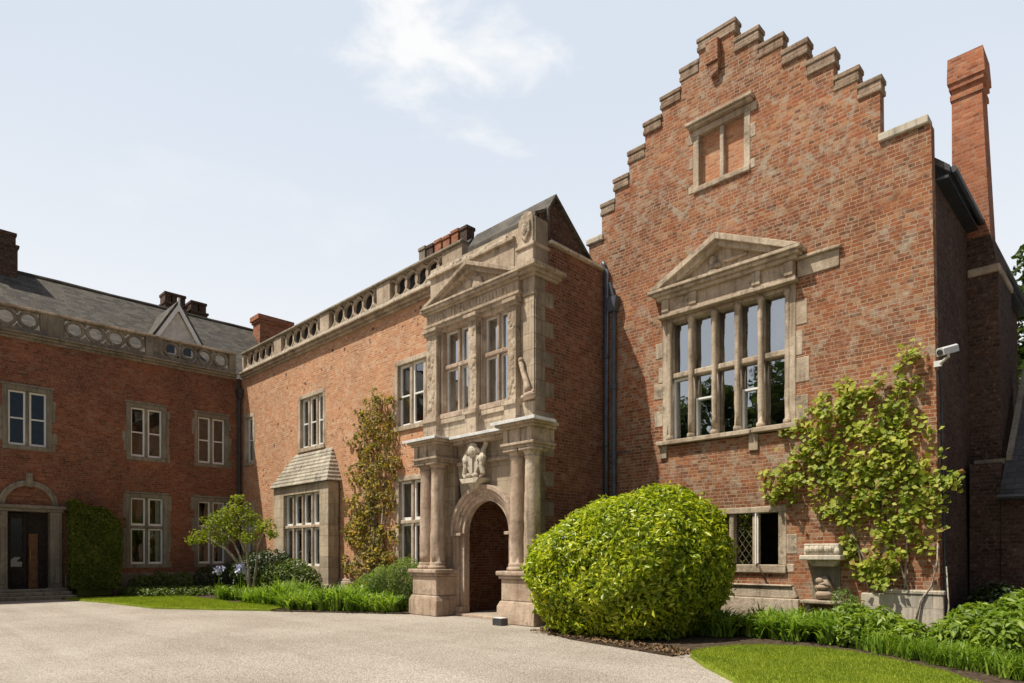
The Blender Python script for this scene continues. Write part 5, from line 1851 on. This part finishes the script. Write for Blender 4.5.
# hedge block by the wing door
ht = thing('clipped_hedge', 'tall block of clipped dark green hedge against the wing beside its arched door', 'hedge', (-27.2, 6.0, 0))
rg = np.random.default_rng(41)
n = 17000
hx0, hx1, hy0, hy1 = XL + .12, -26.75, 5.38, 6.9
f = rg.random(n)
X = rg.uniform(hx0, hx1, n); Yv = rg.uniform(hy0, hy1, n); Z = rg.uniform(.1, 1, n)
N = np.zeros((n, 3))
fr_ = f < .48; X[fr_] = hx1 - .12 * rg.random(fr_.sum()); N[fr_] = (1, 0, .2)
le_ = (f >= .48) & (f < .68); Yv[le_] = hy0 + .12 * rg.random(le_.sum()); N[le_] = (0, -1, .2)
ri_ = (f >= .68) & (f < .85); Yv[ri_] = hy1 - .12 * rg.random(ri_.sum()); N[ri_] = (0, 1, .2)
to_ = f >= .85; N[to_] = (0, 0, 1)
Htop = 3.38 - .28 * (Yv - hy0) / 1.5 + .06 * np.sin(Yv * 5) + .04 * np.sin(X * 9) - .35 * np.clip((Yv - 6.35) / .5, 0, 1)
Zv = Z * Htop
Zv[to_] = Htop[to_] - .1 * rg.random(to_.sum())
X += .07 * np.sin(Zv * 3 + Yv * 4)
leaves('foliage', np.stack([X, Yv, Zv], 1), N, .10, .055, M['hedge'], ht, .55, .2, .15, 41)
MB().box(hx0 + .1, hx1 - .25, hy0 + .2, hy1 - .25, .05, 2.6).build('inner_growth', M['hedge'], ht)

# shrubs
shrub('round_shrub', 'rounded dark green shrub in front of the stone bay window', 'shrub', [(-21.2, 10.2, .7, .62), (-20.5, 10.35, .75, .66), (-20.0, 10.5, .62, .55), (-21.7, 10.1, .5, .45)], 330, .10, .06, 'shrub', 51)
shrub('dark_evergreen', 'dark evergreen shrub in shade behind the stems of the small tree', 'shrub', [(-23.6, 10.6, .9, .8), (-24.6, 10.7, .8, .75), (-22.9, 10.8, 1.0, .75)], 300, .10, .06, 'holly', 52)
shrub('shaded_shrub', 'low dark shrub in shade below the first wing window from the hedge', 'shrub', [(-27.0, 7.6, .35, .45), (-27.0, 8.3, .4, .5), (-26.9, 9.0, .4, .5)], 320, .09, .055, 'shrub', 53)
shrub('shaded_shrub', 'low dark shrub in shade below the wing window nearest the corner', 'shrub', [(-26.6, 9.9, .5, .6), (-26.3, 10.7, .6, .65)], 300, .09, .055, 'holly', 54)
shrub('feathery_plant', 'soft feathery grey green plant beside the left porch pedestal', 'plant', [(-15.2, 10.4, .75, .5), (-14.4, 10.5, .9, .55), (-13.9, 10.6, .85, .45), (-16.0, 10.4, .55, .45)], 520, .13, .018, 'feather', 55)
shrub('peony', 'mounded leafy green peony plant below the vine by the pale stone plinth', 'plant', [(-3.65, 11.85, .30, .40), (-3.2, 11.75, .30, .38), (-3.45, 11.3, .26, .33), (-3.0, 11.25, .27, .33), (-2.6, 11.0, .25, .31)], 420, .13, .06, 'shrub_bright', 56, up=.6)
shrub('leafy_shrub', 'dense leafy green shrub at the lower right edge before the outbuilding', 'shrub', [(-1.85, 11.5, .38, .45), (-1.2, 11.3, .5, .56), (-1.35, 10.5, .36, .46), (-.55, 11.0, .6, .62), (-.6, 10.0, .46, .5), (-2.0, 10.9, .3, .36)], 400, .14, .06, 'shrub_bright', 57, up=.5)
shrub('shaded_ivy', 'dark ivy bush in the shaded corner beside the gabled block', 'shrub', [(-2.1, 14.6, .5, .5), (-1.5, 15.0, .45, .5), (-2.3, 14.0, .3, .35)], 300, .10, .07, 'holly', 58)
shrub('thyme_clump', 'small grey green clump trailing over the stone niche shelf', 'plant', [(-4.2, 13.0, .68, .22), (-4.0, 12.95, .5, .25), (-4.15, 12.9, .3, .25)], 700, .06, .02, 'feather', 59)

# daylilies along the left bed
rg = np.random.default_rng(61)
C, H = [], []
edge = [(-19.3, 8.35), (-18.2, 8.5), (-17.1, 8.5), (-16.6, 8.3), (-15.6, 8.85), (-14.7, 9.35), (-13.9, 9.85)]
for i in range(len(edge) - 1):
    a, b = np.array(edge[i]), np.array(edge[i + 1])
    nn = np.array([-(b - a)[1], (b - a)[0]]); nn /= np.linalg.norm(nn)
    for q in np.arange(0, 1, .22):
        for rrow in (.1, .45, .8, 1.15):
            p = a + (b - a) * (q + rg.uniform(-.06, .06)) + nn * (rrow + rg.uniform(-.1, .1))
            C.append((p[0], p[1], .03)); H.append(rg.uniform(.42, .62) + .3 * max(0, math.sin(p[0] * 2.1 + p[1])))
for _ in range(22):
    C.append((rg.uniform(-21.8, -19.2), rg.uniform(8.5, 9.5), .03)); H.append(rg.uniform(.4, .6))
o = straps('daylily_bed', C, H, .5, 30, M['strap'], None, .055, 61, droop=1.5)
o['label'] = 'dense strappy bright green daylily leaves along the bed before the middle range'; o['category'] = 'plants'; o['kind'] = 'stuff'
# right bed: strappy border between laurel and lawn
C, H = [], []
for _ in range(95):
    t = rg.random()
    x = -5.9 + 2.3 * t; y0 = 10.15 + .6 * math.sin(t * 2.2)
    C.append((x + rg.uniform(-.1, .1), y0 + .65 + rg.uniform(-.1, 1.2), .03)); H.append(rg.uniform(.40, .60))
o = straps('strappy_border', C, H, .46, 34, M['strap'], None, .05, 62, droop=1.5)
o['label'] = 'dark arching strap leaves in the bed between laurel bush and right lawn'; o['category'] = 'plants'; o['kind'] = 'stuff'
C, H = [], []
for _ in range(60):
    t = rg.random()
    C.append((-3.2 + 2.6 * t + rg.uniform(-.1, .1), 10.95 - 1.75 * t + rg.uniform(.0, .35), .03)); H.append(rg.uniform(.28, .42))
o = straps('iris_border', C, H, .24, 30, M['strap'], None, .022, 63)
o['label'] = 'short green blades edging the right lawn in front of the leafy shrubs'; o['category'] = 'plants'; o['kind'] = 'stuff'
# ground cover in the shaded wing bed
P = np.stack([rg.uniform(-27.5, -24.4, 5200), rg.uniform(6.9, 11.3, 5200), .06 + .28 * rg.random(5200) ** 1.3], 1)
o = leaves('ground_cover', P, np.tile([.2, 0, 1.], (5200, 1)), .11, .07, M['shrub'], None, .5, .2, .2, 64)
o['label'] = 'low leafy ground cover in the shaded bed along the left wing'; o['category'] = 'plants'; o['kind'] = 'stuff'
# dry leaves and crumbs of soil at the laurel's foot
P = np.stack([rg.uniform(-8.6, -4.9, 700), np.zeros(700), .045 + .015 * rg.random(700)], 1)
P[:, 1] = 9.28 - (P[:, 0] + 8.6) * .19 + rg.uniform(-.1, .5, 700)
o = leaves('leaf_litter', P, np.tile([0, 0, 1.], (700, 1)), .07, .04, plain('dry_leaf', (.20, .13, .07), .9, .1, .4, 20), None, .5, .2, .2, 65)
o['label'] = 'brown leaf litter on the soil at the foot of the laurel bush'; o['category'] = 'leaf litter'; o['kind'] = 'stuff'

# irises by the small tree
for (x, y, z, lb) in ((-21.6, 8.35, 1.0, 'pale blue iris in the bed, the left and larger flower of the two'), (-21.25, 8.9, 1.05, 'pale blue iris in the bed, the right flower closer to the tree trunk')):
    it = thing('iris', lb, 'flower', (x, y, 0), 'irises by the small tree')
    m = MB().tube([(x, y, 0), (x + .02, y, z * .5), (x, y, z - .08)], [.014, .012, .01], 5)
    m.build('stem', M['strap'], it)
    pr = np.random.default_rng(int(abs(x) * 10))
    pp_ = np.array([x, y, z]) + pr.normal(0, 1, (46, 3)) * np.array([.07, .07, .075])
    leaves('petals', pp_, pp_ - np.array([x, y, z - .05]), .13, .09, M['petal'], it, .4, .1, .4, 9)
    straps('leaf', [(x, y, .02)], [.6], .12, 12, M['strap'], it, .035, 66, droop=.2)

# tree showing past the right corner and trees across the drive that the windows reflect
tree('roadside_tree', 'tall green tree seen above the outbuilding roof at the right edge', (-1.7, 29.0, 0), 12.6, 3.6, 22, 520, .34, 'tree_dark', 71)
rt = [(-16.0, -13.5, 13.2, 72), (-20.5, -13.0, 12.8, 73), (-25.5, -13.5, 12.6, 74)]
for (x, y, h, sd) in rt:
    tree('garden_tree', 'broad dark tree across the drive, seen only as reflection in window panes', (x, y, 0), h, 4.2, 18, 330, .42, 'tree_dark', sd, group='trees across the drive')
